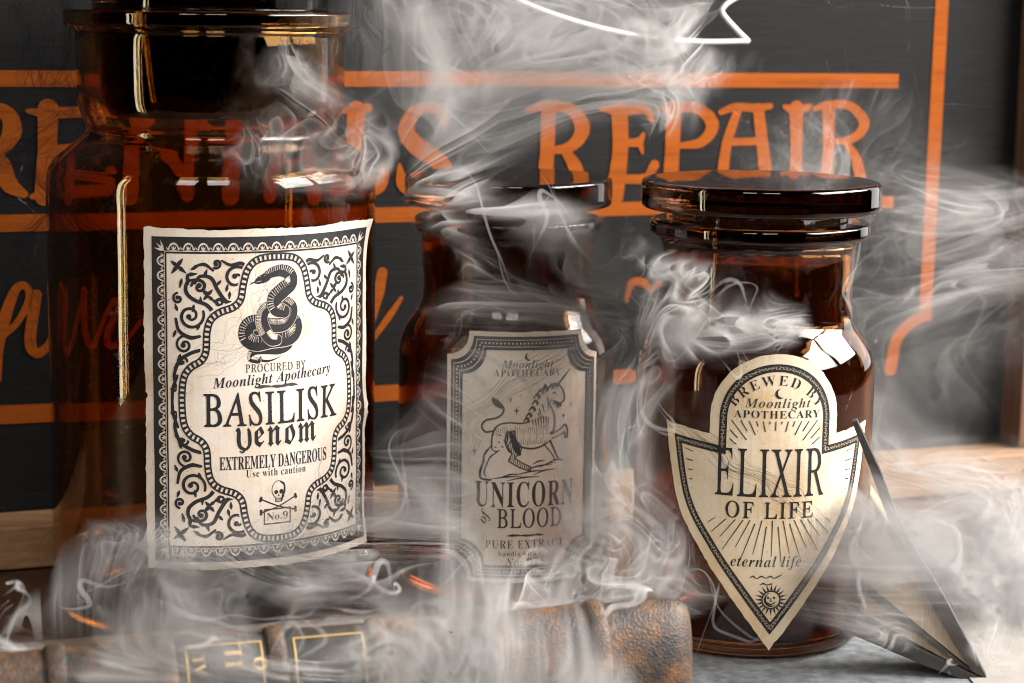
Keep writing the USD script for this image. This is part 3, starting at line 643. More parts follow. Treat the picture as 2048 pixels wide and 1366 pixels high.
ground = [U2([(x, y), (x + l * .5, y - 6 - d), (x + l, y - 8 - d)], [3, 10, 3], 14) for x, y, l, d in [(300, 785, 150, 6), (380, 792, 160, 10), (420, 765, 150, 12), (470, 742, 130, 15), (510, 765, 110, 14), (540, 730, 80, 12), (360, 770, 70, 3), (580, 712, 60, 8), (505, 712, 60, 8)]]
stars = [unary_union([Polygon([(sx_(x) - r, sy_(y)), (sx_(x), sy_(y) + .25 * r), (sx_(x) + r, sy_(y)), (sx_(x), sy_(y) - .25 * r)]), Polygon([(sx_(x), sy_(y) - 1.5 * r), (sx_(x) + .25 * r, sy_(y)), (sx_(x), sy_(y) + 1.5 * r), (sx_(x) - .25 * r, sy_(y))])]) for x, y, r in [(422, 445, 1.6), (218, 648, 1.7), (392, 392, .9), (208, 562, .9), (440, 370, .5), (250, 602, .5), (655, 480, 1.2), (690, 430, .8)]]
moon2 = Point(0, 0).buffer(1.9).difference(Point(.85, .35).buffer(1.75)); cx2 = 0.0
inks2 = [('border_print', mm(frame2), M['ink2'], .00012), ('unicorn_print', mm(unary_union(uni + mane + ground + stars + shade)), M['ink2'], .00012), ('moon_print', mm(affinity.translate(moon2, cx2, sy_(180))), M['ink2'], .00012),
         ('lettering', mm(txt('Moonlight', sy_(236), wid=26, sty='bi', cap=3.6, cond=1.15, track=.06, thin=1.5)), M['ink2'], .00012), ('lettering', mm(txt('APOTHECARY', sy_(277), wid=34, sty='b', cap=3.2, cond=1.2, track=.08, thin=1.5)), M['ink2'], .00012),
         ('lettering', mm(txt('UNICORN', sy_(924), wid=51, sty='b', cap=11.6, cond=.78, track=.05)), M['ink2'], .00012), ('lettering', mm(affinity.translate(txt('BLOOD', sy_(1028), wid=33, sty='i', cap=8.6, unshear=True, cond=1.02, track=.04, thin=-1.2), 2.2, 0)), M['ink2'], .00012),
         ('lettering', mm(txt('of', sy_(985), x=-19, rot=65, sty='bi', cap=4.5)), M['ink2'], .00012), ('arrow_print', mm(affinity.translate(affinity.scale(arrow, .85, .8, origin=(0, yo(773))), 0, sy_(1068) - yo(773))), M['ink2'], .00012),
         ('lettering', mm(txt('PURE EXTRACT', sy_(1132), wid=40, sty='b', cap=3.9, cond=1.2, track=.1, thin=1.5)), M['ink2'], .00012), ('lettering', mm(txt('handle with care', sy_(1170), wid=27, sty='b', cap=2.3, cond=1.1, track=.06, thin=1)), M['ink2'], .00012), ('lettering', mm(txt('No. 076', sy_(1218), wid=20, sty='bi', cap=3.4, cond=1.2, track=.08, thin=1)), M['ink2'], .00012)]
W_ = wrap(J2, R2, (pa + pb) / 2 + math.atan2(-J2.x, J2.y), (zt + zb) / 2, .0002, 8, sq=.95, curl=((hx * MM, hy * MM, .012, .0012),))
make_label(J2, 'paper_label', mm(paper2), W_, inks2, M['paper2'])

# --- the arrowhead label
zt, zb = at_y(1540, 710, .955 - R3)[2], at_y(1528, 1297, .955 - R3)[2]
zc = (zt + zb) / 2
J3C = lambda py: 1511 - (py - 600) * .034
s3 = lambda px, py: (math.asin(max(-.985, min(.985, (px - J3C(py)) / 236))) * R3 * 1000, 0)
t3 = lambda px, py: (at_y(px, py, .955 - R3 * math.sqrt(max(.02, 1 - ((px - J3C(py)) / 240) ** 2)))[2] - zc) * 1000
pm = lambda px, py: (s3(px, py)[0] - s3(1532, 1000)[0], t3(px, py))
phi3 = s3(1532, 1000)[0] * MM / R3
tip = pm(1528, 1298); topy = pm(1545, 708)[1]; wl, wr = pm(1338, 850), pm(1718, 850)
hw = (wr[0] - wl[0]) / 2; cx = (wr[0] + wl[0]) / 2; wy = (wl[1] + wr[1]) / 2 + 1
SH = wy - tip[1]


def shield(i):
    """The label's outline, drawn i mm inside its edge."""
    ar = 29.0; cyy = topy - ar
    arch = [(cx + ar * math.sin(a), cyy + ar * math.cos(a)) for a in np.linspace(-1.62, 1.62, 40)]
    right = [(cx + ar, wy - 1.5), (cx + hw, wy + 1.2)] + [tuple(p) for p in spline([(cx + hw, wy + 1.2), (cx + hw * .86, wy - .335 * SH), (cx + hw * .61, wy - .56 * SH), (cx + hw * .31, wy - .78 * SH), (tip[0] + 1.0, tip[1])], 30)]
    left = [(2 * cx - x, y) for x, y in right[::-1]]
    q = Polygon([(x, max(y, -900)) for x, y in arch] + right + left)
    return q.buffer(0).buffer(-i, join_style=2)


sh = shield(0); e = np.array(sh.exterior.segmentize(2.5).coords)[:-1]; paper3 = Polygon(e + rg.normal(0, .12, e.shape)).buffer(0)
bnd = shield(4.2).difference(shield(7.6))
ln = LineString(shield(5.9).exterior.coords); cut = []
for d in np.arange(0, ln.length, 1.5):
    p = ln.interpolate(d); a = rg.uniform(0, 180)
    cut.append(affinity.translate(affinity.rotate(stroke([(-.9, -.5), (-.2, .45), (.3, -.4), (.9, .5)], [.15, .34, .3, .15], 10), a, origin=(0, 0)), p.x, p.y))
bnd = bnd.difference(unary_union(cut))
xc = pm(1540, 1000)[0] - 0.0; y3 = lambda py: pm(1535, py)[1]
rays = []
for k in range(56):
    a = k / 56 * 2 * math.pi; c_, s_ = math.cos(a), math.sin(a)
    r0, r1 = (31 + 3 * (k % 2)), (43 + (5 if k % 2 else 0))
    if abs(s_) > .5: r0, r1 = 20 + 3 * (k % 2), 36 + 5 * (k % 2)
    rays.append(stroke([(xc + r0 * c_, y3(950) + r0 * s_ * 1.0), (xc + (r0 + r1) / 2 * c_, y3(950) + (r0 + r1) / 2 * s_), (xc + r1 * c_, y3(950) + r1 * s_)], [.55, .45, .3], 4))
rays = unary_union(rays).intersection(shield(9)).difference(unary_union([sbox(xc - 36, y3(1040), xc + 36, y3(890)), sbox(xc - 26, y3(842), xc + 26, 99)]))
sun = unary_union([Point(0, 0).buffer(4.3).difference(Point(0, 0).buffer(3.6)), *[Polygon([(4.4 * math.cos(a - .11), 4.4 * math.sin(a - .11)), (7.3 * math.cos(a), 7.3 * math.sin(a)), (4.4 * math.cos(a + .11), 4.4 * math.sin(a + .11))]) for a in np.linspace(0, 2 * np.pi, 20, endpoint=False)],
                   Point(-1.3, .9).buffer(.55), Point(1.3, .9).buffer(.55), stroke([(-1.7, -1.2), (0, -2.1), (1.7, -1.2)], .5), stroke([(0, .8), (-.4, -.5), (.4, -.6)], .4), Point(0, 0).buffer(3.2).difference(Point(.8, .4).buffer(3.0))])
moon3 = affinity.scale(moon2, 1.15, 1.15, origin=(0, 0)); arch_r = 21.0
inks3 = [('border_print', mm(bnd), M['ink'], .00012), ('ray_print', mm(rays), M['ink2'], .00012), ('moon_print', mm(affinity.translate(moon3, cx + 1, y3(787))), M['ink'], .00012), ('sun_print', mm(affinity.translate(sun, tip[0] + 1, y3(1198))), M['ink'], .00012),
         ('lettering', mm(affinity.translate(text2d('BREWED BY', 'b', 4.2, track=.12, cond=1.0, thin=1.5, arc=arch_r), cx, y3(770))), M['ink'], .00012), ('lettering', mm(txt('Moonlight', y3(815), x=cx + .5, wid=29, sty='bi', cap=3.9, cond=1.2, track=.07, thin=1)), M['ink2'], .00012),
         ('lettering', mm(txt('APOTHECARY', y3(836), x=cx + .5, wid=38, sty='b', cap=3.2, cond=1.3, track=.08, thin=1)), M['ink'], .00012), ('lettering', mm(txt('ELIXIR', y3(993), x=xc - 1, wid=49, sty='i', cap=20.0, unshear=True, cond=.92, track=.03, thin=-.3)), M['ink'], .00012),
         ('lettering', mm(txt('OF LIFE', y3(1036), x=xc - 1, wid=39, sty='i', cap=6.8, unshear=True, cond=1.05, track=.09, thin=-1.5)), M['ink'], .00012), ('lettering', mm(txt('eternal life', y3(1133), x=xc - 2, wid=31, sty='bi', cap=4.6, cond=1.3, track=.07, thin=.8)), M['ink'], .00012),
         ('flourish_print', mm(affinity.translate(unary_union([stroke([(-7, 0), (-5.5, .8), (-4, -.3), (-2, .8), (0, 0), (2, .9), (3.5, 0), (5.5, .8), (7, 1.6)], [.3, .7, .3, .7, .3, .7, .4, .7, .3], 40), stroke([(-2.5, -3), (-1, -2.4), (.5, -3), (2.5, -2.5)], [.3, .8, .4, .7], 20)]), xc - 2, y3(1155))), M['ink2'], .00012)]
W_ = wrap(J3, R3, phi3 + math.atan2(-J3.x, J3.y), zc, .00025, 21)
make_label(J3, 'paper_label', mm(paper3), W_, inks3, M['paper3'])
# ------------------------------------------------------------------ books and cloth on the table
cl = Polygon([tuple(at_z(x, y, 0)[:2]) for x, y in ((1330, 1300), (1700, 1255), (1990, 1345), (2100, 1500), (1300, 1500))]).buffer(.004)
obj('grey_cloth', trimesh.creation.extrude_polygon(cl, .0007, engine='earcut').apply_translation((0, 0, -.0005)), M['cloth'], label='flat grey cloth on the table before the jar with the arrowhead label', cat='cloth')

M['pale'] = mat('added_haze_sheet', {**GEO, 'n': ('noise_texture', {'scale': 90., 'detail': 5.}), 'r': ('rgb_ramp', {'ramp': [(.3, (.22, .195, .175)), (.7, (.27, .245, .22))]}), 'b': ('bump', {'strength': .3, 'distance': .001}), 'p': ('principled_bsdf', {'roughness': .9})},
                [('g.position', 'n.vector'), ('n.fac', 'r.fac'), ('r.color', 'p.base_color'), ('n.fac', 'b.height'), ('b.normal', 'p.normal')])
cl = Polygon([tuple(at_z(x, y, 0)[:2]) for x, y in ((1800, 1112), (2060, 1100), (2600, 1090), (2600, 1500), (2010, 1420), (1905, 1300))]).buffer(.004)  # added pale sheet: its colour holds the smoke-whitened brightness of the table here
obj('added_haze_sheet', trimesh.creation.extrude_polygon(cl, .0014, engine='earcut').apply_translation((0, 0, -.0005)), M['pale'], label='pale cloth on the table at the far right behind the half open book', cat='cloth')
ZT = 0.058
pL, pR = at_z(40, 1302, ZT), at_z(1372, 1192, ZT)
bL = (pR - pL); bL[2] = 0; LEN = np.linalg.norm(bL[:2]); bL /= LEN; bO = np.array([bL[1], -bL[0], 0.0])
A0 = -.06                                                          # the book runs on past the left edge of the picture
book = thing('old_book', 'old mottled brown leather book lying with its gold lettered spine forward', 'book', tuple(np.array([pL[0], pL[1], 0])))
ths = np.linspace(0, np.pi, 40); so, sz = .015 * np.sin(ths), ZT / 2 + ZT / 2 * np.cos(ths)
arc = np.concatenate([[0], np.cumsum(np.hypot(np.diff(so), np.diff(sz)))])


def end_round(a, r=.013):
    e = np.clip(np.minimum(a - A0, LEN - a), 0, r); return np.sqrt(np.clip(1 - (1 - e / r) ** 2, 0, 1)) * .45 + .55


def spine_pt(a, s, lift=0.0):
    a, s = np.broadcast_arrays(np.asarray(a, float), np.asarray(s, float))
    o, z = np.interp(s, arc, so), np.interp(s, arc, sz); th = np.interp(s, arc, ths); k = end_round(a)
    o = o * k + lift * np.sin(th); z = ZT / 2 + (z - ZT / 2) * (.72 + .28 * k) * 1.0 + lift * np.cos(th)
    return a[..., None] * bL + o[..., None] * bO + z[..., None] * np.array([0, 0, 1.0])


def spine_strip(a0, a1, s0, s1, lift, depth=.002, na=60, ns=26, bulge=0.0):
    a, s = np.meshgrid(np.linspace(a0, a1, na), np.linspace(s0, s1, ns), indexing='ij')
    lf = lift + bulge * np.sqrt(np.clip(1 - (2 * (a - a0) / (a1 - a0) - 1) ** 2, 0, 1)) * np.ones_like(s)
    V = np.concatenate([spine_pt(a, s, lf).reshape(-1, 3), spine_pt(a, s, -depth).reshape(-1, 3)]); n = na * ns
    i, j = np.meshgrid(np.arange(na - 1), np.arange(ns - 1), indexing='ij'); k = i * ns + j
    q = np.stack([k, k + ns, k + ns + 1, k + 1], -1).reshape(-1, 4); F = [q, q[:, ::-1] + n]
    edge = np.concatenate([np.arange(0, n, ns), (na - 1) * ns + np.arange(1, ns), np.arange(n - 1 - ns, 0, -ns), np.arange(ns - 2, 0, -1)])
    e2 = np.roll(edge, -1); F.append(np.stack([edge, edge + n, e2 + n, e2], 1)); q = np.vstack(F)
    return fix(trimesh.Trimesh(V, np.vstack([q[:, [0, 1, 2]], q[:, [0, 2, 3]]]), process=False))


def prism(pts2, a0, a1):
    """A cross section (o, z) swept along the book."""
    m = trimesh.creation.extrude_polygon(Polygon(pts2), a1 - a0, engine='earcut'); v = m.vertices
    return fix(trimesh.Trimesh(v[:, :1] * bO + v[:, 1:2] * np.array([0, 0, 1.0]) + (v[:, 2:] + a0) * bL, m.faces, process=False))


BKZ = .030
obj('spine', spine_strip(A0, LEN, 0, arc[-1], 0, .004, 90, 40), M['leather'], book, smooth=50)
obj('front_cover', prism([(-.001, ZT - .0015), (-.10, BKZ), (-.10, BKZ - .003), (-.001, ZT - .0045)], A0, LEN - .002), M['leather'], book)
obj('back_cover', prism([(-.001, .0032), (-.10, .0032), (-.10, .0002), (-.001, .0002)], A0, LEN - .002), M['leather'], book)
obj('page_block', prism([(-.004, ZT - .006), (-.097, BKZ - .0035), (-.097, .0036), (-.004, .0036)], A0 + .003, LEN - .005), M['pages'], book)
apx = lambda px: float((at_z(px, 1300 - (px - 40) * .0826 + 30, ZT - .004) - np.array([pL[0], pL[1], 0])) @ bL)
for px in (110, 327, 548, 752, 975, 1190):
    obj('raised_band', spine_strip(apx(px) - .0038, apx(px) + .0038, .0008, arc[-1] - .001, .0006, .001, 14, 26, .0016), M['leather'], book, smooth=60)
for px0, px1, words in ((352, 533, ((392, 'AU', 4.0, .0085), (460, 'IL', 6.0, .0062), (512, 'O', 4.4, .0125))), (568, 735, ())):
    a0, a1 = apx(px0), apx(px1)
    lb = obj('spine_label', spine_strip(a0, a1, .0035, arc[-1] - .006, .0004, .0004, 30, 26), M['spine_label'], book, smooth=60)
    g0, g1, s0, s1 = a0 + .0026, a1 - .0024, .0062, arc[-1] - .010
    fr = sbox(g0, -s1, g1, -s0).difference(sbox(g0 + .0007, -s1 + .0007, g1 - .0007, -s0 - .0007))
    v, f = triangulate(fr, .004, .0025); obj('gold_frame', (spine_pt(v[:, 0], -v[:, 1], .0007), f), M['gold'], lb)
    for px, w, cap, st in words:
        g = affinity.rotate(text2d(w, 'b', cap * .001, track=.06), 90, origin=(0, 0)); b = g.bounds
        g = affinity.translate(g, apx(px) - (b[0] + b[2]) / 2, -st - b[3])
        v, f = triangulate(g, .004, .002); obj('gold_lettering', (spine_pt(v[:, 0], -v[:, 1], .0007), f), M['gold'], lb)

YB = .883
fan = thing('fanned_book', 'half open old book with tan pages and dark covers at the far right', 'book', tuple(at_y(1965, 1350, YB)))
FD = np.array([.17, .98, 0.0]) * .065


def fan_piece(name, pix, m, y0=0.0, y1=1.0, label=None):
    P = np.array([at_y(x, y, YB) for x, y in pix]) - at_y(1965, 1350, YB)
    q = Polygon(P[:, [0, 2]]).buffer(.0006).buffer(-.0003); t = trimesh.creation.extrude_polygon(q, 1.0, engine='earcut'); v = t.vertices
    k = (y0 + v[:, 2:] * (y1 - y0)) * FD
    obj(name, fix(trimesh.Trimesh(np.stack([v[:, 0], np.zeros(len(v)), v[:, 1]], 1) + k, t.faces, process=False)), m, fan, label=label)


fan_piece('cover', [(1972, 1356), (1944, 1340), (1870, 1218), (1786, 1062), (1742, 940), (1706, 845), (1713, 843), (1756, 936), (1804, 1058), (1888, 1196)], M['cover'], 0, .10)
fan_piece('cover', [(1962, 1364), (1948, 1366), (1850, 1330), (1690, 1262), (1690, 1238), (1850, 1306), (1950, 1352)], M['cover'], 0, .4)
fan_piece('page_block', [(1938, 1334), (1868, 1222), (1784, 1068), (1740, 1000), (1724, 1060), (1722, 1160), (1800, 1222)], M['pages'], .03, .42)
fan_piece('page_block', [(1936, 1342), (1800, 1244), (1728, 1188), (1722, 1226), (1800, 1272), (1900, 1326)], M['pages'], .05, .42)
fan_piece('inner_board', [(1946, 1342), (1930, 1334), (1798, 1226), (1724, 1164), (1726, 1182), (1800, 1240), (1934, 1340)], M['cover'], .02, .45)

# ------------------------------------------------------------------ black fibre caught on the largest jar, threads across the labels, partly in place of shadow streaks


def modes(lams, amps, seed, n=10):
    r = np.random.default_rng(seed); K, A, PH = [], [], []
    for lam, am in zip(lams, amps):
        k = r.normal(size=(n, 3)); k /= np.linalg.norm(k, axis=1)[:, None]; k *= 2 * np.pi / lam * r.uniform(.7, 1.4, (n, 1))
        a = np.cross(k, r.normal(size=(n, 3))); a *= am / np.linalg.norm(a, axis=1)[:, None] / math.sqrt(n / 2)
        K.append(k); A.append(a); PH.append(r.uniform(0, 6.28, n))
    K, A, PH = np.vstack(K).astype(np.float32), np.vstack(A).astype(np.float32), np.concatenate(PH).astype(np.float32)
    return lambda P: np.cos(P.astype(np.float32) @ K.T + PH) @ A


def curves(name, strands, widths, m, parent=None):
    c = UsdGeom.BasisCurves.Define(stage, numbered(ppath(parent), name)); c.CreateTypeAttr('linear')
    c.CreateCurveVertexCountsAttr(Vt.IntArray([len(s) for s in strands])); c.CreatePointsAttr(Vt.Vec3fArray.FromNumpy(np.vstack(strands).astype(np.float32)))
    c.CreateWidthsAttr(Vt.FloatArray.FromNumpy(np.concatenate([np.full(len(s), w) for s, w in zip(strands, widths)]).astype(np.float32))); c.SetWidthsInterpolation('vertex')
    UsdShade.MaterialBindingAPI.Apply(c.GetPrim()).Bind(m); return tag(c.GetPrim(), kind='stuff')


def tuft(path, n, spread, seed, y, length=(.3, 1.0), lam=.03, amp=.004):
    r = np.random.default_rng(seed); base = spline([at_y(px, py, y) for px, py in path], 90); v = modes((lam, lam / 3), (amp, amp * .5), seed); out = []
    for _ in range(n):
        L = r.uniform(*length); a = r.uniform(0, 1 - L) if L < 1 else 0; seg = base[int(a * 89):int((a + L) * 89) + 1][:: 2].copy()
        if len(seg) < 6: continue
        t = np.linspace(0, 1, len(seg))[:, None]; seg += r.normal(0, spread, 3) * [1, .5, 1] + r.normal(0, spread, 3) * [1, .4, .7] * (t - .5)
        for _ in range(5): seg += v(seg + r.normal(0, .002, 3))
        out.append(seg)
    return out


web = thing('black_fibre', 'thin black cobweb fibres clinging to the left side of the largest jar', 'cobweb')
st = tuft([(165, -20), (120, 60), (90, 160), (115, 280), (120, 400), (95, 520), (110, 640), (100, 720)], 150, .005, 3, .93, (.12, .5), .05, .0032) + tuft([(110, -10), (60, 90), (90, 170)], 30, .006, 4, .93, (.3, .9), .05, .003) + tuft([(60, 10), (150, 120), (230, 300), (240, 420)], 24, .007, 5, .90, (.2, .8), .06, .003) + \
     tuft([(690, -20), (720, 40), (750, 70), (740, 150)], 26, .005, 6, .94, (.2, .8), .05, .003) + tuft([(190, 960), (150, 1080), (200, 1200), (300, 1260), (480, 1270)], 60, .006, 8, .90, (.2, .7), .05, .003)
curves('strand', st, RNG.uniform(.00004, .00010, len(st)), M['fibre'], web)
thr = thing('hair_and_shadow_threads', 'fine dark cobweb threads stretched across the three paper labels', 'cobweb')
st = tuft([(560, 470), (500, 590), (430, 700), (350, 800)], 16, .005, 9, .893, (.2, .8), .04, .002) + tuft([(700, 900), (660, 1020), (600, 1090), (520, 1100)], 14, .003, 10, .90, (.3, .9), .04, .002) + tuft([(1190, 660), (1080, 740), (960, 830), (880, 900)], 26, .003, 12, .955, (.3, .9), .05, .0012) + tuft([(1330, 790), (1440, 890), (1550, 1020), (1700, 1130)], 30, .0028, 13, .885, (.4, .95), .05, .0012)  # hairs on the snake label; unicorn and arrowhead tufts draw shadow streaks as threads
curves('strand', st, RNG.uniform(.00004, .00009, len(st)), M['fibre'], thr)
#SMOKE
# ------------------------------------------------------------------ smoke: air volumes whose density is thin folded veils of a swirling noise field, gathered along drifting streams


class Graph:
    def __init__(s): s.n, s.l = {'g': ('geometry', {})}, []

    def add(s, kind, **inp):
        nm = f'n{len(s.n)}'; vals = {}
        for k, v in inp.items():
            if isinstance(v, str) and '.' in v: s.l.append((v, f'{nm}.{k}'))
            else: vals[k] = v
        s.n[nm] = (kind, vals); return nm

    def m(s, op, a, b=0.0, c=0.0, clamp=False): return s.add('math', math_type=op, value1=a, value2=b, value3=c, use_clamp=clamp) + '.value'

    def v(s, op, a, b=(0., 0., 0.), out='vector', **k): return s.add('vector_math', math_type=op, vector1=a, vector2=b, **k) + '.' + out

    def noise(s, vec, scale, out='fac', **k): return s.add('noise_texture', vector=vec, scale=scale, **k) + '.' + out


def stream_mask(G, p, streams, kmax):
    """Union of soft winding tubes. Each stream runs steadily along x or z; a ramp gives its axis and girth at every point of the way."""
    flat = (G.v('multiply', p, (0., 1., 1.)), None, G.v('multiply', p, (1., 1., 0.))); xyz = G.add('separate_xyz', vector=p); tot = None
    for P, rad, k in streams:
        P = np.array(P); ax = 0 if np.ptp(P[:, 0]) > np.ptp(P[:, 2]) else 2; o = 2 - ax; k /= kmax
        if P[0, ax] > P[-1, ax]: P, rad = P[::-1], rad[::-1]
        Q = spline(np.column_stack([P, rad]), 60); Q = Q[np.argsort(Q[:, ax], kind='stable')]; lo, hi = Q[0, ax], Q[-1, ax]
        u = np.linspace(0, 1, 64); I = [np.interp(lo + u * (hi - lo), Q[:, ax], Q[:, c]) for c in (o, 1, 3)]
        fade = np.clip(np.minimum(u, 1 - u) * 6, .02, 1); r = np.maximum(I[2], .004) * fade * 1.2
        t = G.m('multiply_add', xyz + '.' + 'xyz'[ax], 1 / (hi - lo), -lo / (hi - lo))
        rp = G.add('rgb_ramp', fac=t, ramp=[(a, ((c1, c2, 0., -k / q) if o == 0 else (0., c2, c1, -k / q))) for a, c1, c2, q in zip(u, I[0], I[1], r)])
        f = G.m('multiply_add', G.v('distance', flat[ax], rp + '.color', out='value'), rp + '.alpha', k, clamp=True)
        tot = f if tot is None else G.m('maximum', tot, f)
    return G.m('multiply', tot, tot)


def smoke_volume(streams, rate, seed, fields, warp=(.055, .012), haze=.05):
    """One body of air. fields: (stretch, turn, veils, thinness) of the folded veils laid into one another."""
    G = Graph(); r = np.random.default_rng(seed); off = tuple(r.uniform(-5, 5, 3)); segs, lo, hi = [], [], []
    for path, rad, k in streams:
        P = [at_y(*q) for q in path]
        segs.append((P, rad, math.sqrt(k))); lo.append(np.min(P, 0) - max(rad)); hi.append(np.max(P, 0) + max(rad))
    kmax = max(k for _, _, k in segs)
    lo, hi = np.min(lo, 0) - .002, np.max(hi, 0) + .002; lo[2] = max(lo[2], .0012)
    p = p1 = 'g.position'
    for wl, am in ((.155, warp[0] * .42), (.071, warp[0] * .25), (.033, warp[1] * .6)):   # swirls: turned, phase-shifted sine drifts laid one on the other
        sw = G.v('sine', G.add('mapping', vector=p1, rotation=tuple(r.uniform(-3, 3, 3)), location=tuple(r.uniform(0, 6, 3)), scale=tuple(2 * np.pi / wl * r.uniform(.75, 1.3, 3))) + '.vector')
        p1 = G.v('add', p1, G.add('mapping', vector=sw, rotation=tuple(r.uniform(-3, 3, 3)), scale=(am, am, am)) + '.vector')
    w2 = G.add('mapping', vector=G.noise(G.v('add', p1, off), 34., 'color', detail=0.), location=(-warp[1],) * 3, scale=(warp[1] * 2,) * 3) + '.vector'
    mask = stream_mask(G, G.add('mix_vector', fac=.38, a=p, b=p1) + '.result', segs, kmax); p2 = G.v('add', p1, w2); d = None
    for i, (stretch, rot, K, thin, w) in enumerate(fields):
        q = G.add('mapping', vector=p2, location=tuple(x + 3 * i for x in off), rotation=rot, scale=stretch) + '.vector'
        n = G.noise(q, 1., detail=.5, roughness=.4)
        t = G.m('subtract', 1.0, G.m('multiply', G.m('fraction', G.m('multiply', n, K)), thin), clamp=True)           # a veil: one crisp front, thinning out behind it
        sheet = G.m('multiply', t, G.m('multiply', t, t))
        im = G.add('map_range', value=G.noise(q, .8, detail=0.), from_min=.40, from_max=.62, to_min=.03, to_max=w, clamp=True) + '.result'
        e = G.m('multiply', G.m('add', sheet, haze), im); d = e if d is None else G.m('add', d, e)
    d = G.m('multiply', d, G.m('multiply', mask, rate * kmax ** 2))
    G.n['pv'] = ('principled_volume', {'color': (.975, .925, .885), 'anisotropy': .1}); G.l.append((d, 'pv.density'))
    m = mat('drifting_smoke', G.n, G.l, surface=None, volume='pv.volume')
    c, e = (lo + hi) / 2, hi - lo
    return obj('smoke', trimesh.creation.box(e).apply_translation(c), m, label='pale curling smoke drifting over the book and between the three jars', kind='stuff', cat='smoke')


F0, F1, F2, F3 = .84, .87, .895, .95
SMOKE = [
    # over the book and before the largest jar's foot
    ([(-60, 1290, .82), (150, 1205, F1), (400, 1185, F1), (640, 1140, F1), (800, 1000, F2)], [.020, .022, .022, .028, .026], 1.15),
    ([(0, 1440, .72), (40, 1290, .74), (10, 1150, .80)], [.018, .022, .018], 1.4),
    ([(150, 1400, .69), (240, 1290, .71), (390, 1255, .72), (540, 1300, .71)], [.015, .019, .019, .019], 1.8),
    ([(520, 1460, .68), (560, 1300, .71), (620, 1190, F0), (770, 1120, F1), (830, 1000, F1), (860, 900, F2)], [.026, .026, .030, .034, .028, .018], 1.8),
    ([(560, 1390, .68), (760, 1320, .69), (900, 1290, .70), (1080, 1335, .70), (1340, 1335, .73)], [.020, .028, .034, .028, .024], 2.6),
    ([(900, 1290, .72), (1010, 1215, .80), (1200, 1230, F0), (1340, 1180, F0)], [.018, .020, .024, .030], 1.7),
    ([(1260, 1330, .76), (1290, 1150, F0), (1235, 990, F1), (1270, 840, F1)], [.026, .032, .026, .02], 1.0),
    # the column above the smallest jar
    ([(1225, 690, F3), (1190, 540, F3), (1080, 420, F3), (960, 330, F3), (930, 270, F3)], [.02, .02, .017, .02, .02], 2.2),
    ([(930, 330, F3), (1000, 230, .98), (1180, 170, 1.0), (1320, 90, 1.0), (1420, -40, 1.0)], [.02, .034, .038, .04, .045], .5),
    ([(1010, 640, F3), (960, 460, F3), (930, 300, F3), (870, 140, F3), (770, -50, F3)], [.012, .014, .018, .034, .045], .45),
    ([(1050, 250, 1.0), (1090, 120, 1.0), (1050, -40, 1.0)], [.04, .06, .07], .35),
    ([(1250, 330, 1.0), (1340, 180, 1.0), (1350, 60, 1.0)], [.02, .03, .03], .8),
    # across the unicorn label and between the jars
    ([(700, 1050, F2), (880, 900, F2), (1040, 780, F3), (1200, 650, F3)], [.02, .024, .024, .02], .7),
    ([(1195, 650, F3), (1160, 860, .935), (1140, 980, .93), (1070, 1130, .93)], [.018, .026, .026, .022], .6),
    ([(860, 690, F3), (1010, 615, F3), (1180, 640, F3), (1320, 650, F2), (1500, 668, F2), (1640, 650, F2), (1740, 600, .93)], [.016, .018, .024, .022, .019, .017, .014], 1.2),
    ([(1200, 420, F3), (1300, 540, F2), (1430, 650, F2)], [.01, .014, .018], 1.1),
    ([(1320, 680, F2), (1275, 860, F1), (1300, 1010, F1), (1370, 1250, F1)], [.02, .02, .022, .03], .9),
    ([(1700, 640, .93), (1720, 500, .94), (1760, 380, .95)], [.014, .014, .014], .8),
    ([(1700, 960, F1), (1735, 1100, .85), (1720, 1330, .84)], [.02, .028, .028], 1.5),
    ([(1990, 1330, .86), (1900, 1180, .86), (1800, 1050, F1), (1740, 930, F1)], [.02, .026, .024, .016], .9),
    # behind the half open book and before the sign's right end
    ([(2140, 1300, .98), (1990, 1230, .99), (1880, 1130, .99), (1790, 1040, 1.0)], [.11, .08, .06, .035], 1.3),
    ([(1960, 1400, .96), (2000, 1290, .98), (1960, 1130, 1.0), (1850, 960, 1.02), (1800, 780, 1.03)], [.05, .06, .05, .045, .04], .42),
    ([(1800, 900, 1.05), (1900, 640, 1.06), (1930, 450, 1.06), (1840, 250, 1.06)], [.045, .055, .06, .05], .17),
    ([(1560, 560, 1.07), (1700, 330, 1.08), (1640, 140, 1.08)], [.06, .07, .06], .1),
    # round the shoulder and neck of the largest jar
    ([(430, 360, .895), (560, 310, .89), (700, 290, .90), (850, 230, F3)], [.014, .02, .024, .03], .5),
    ([(600, 260, .90), (640, 130, .90), (600, 40, .90)], [.016, .022, .018], .5)]
smoke_volume(SMOKE, 430., 25, [((25., 25., 19.), (0., .2, 0.), 8.5, 2.1, 1.0), ((15., 27., 34.), (0., .6, 0.), 8.5, 2.1, .8)], haze=.012)

# single filaments: tight threads of smoke, each a closed tapering tube of even air
M['filament'] = mat('smoke_filament', {'p': ('principled_volume', {'color': (.97, .935, .905), 'density': 170.0, 'anisotropy': .1})}, [], surface=None, volume='p.volume')


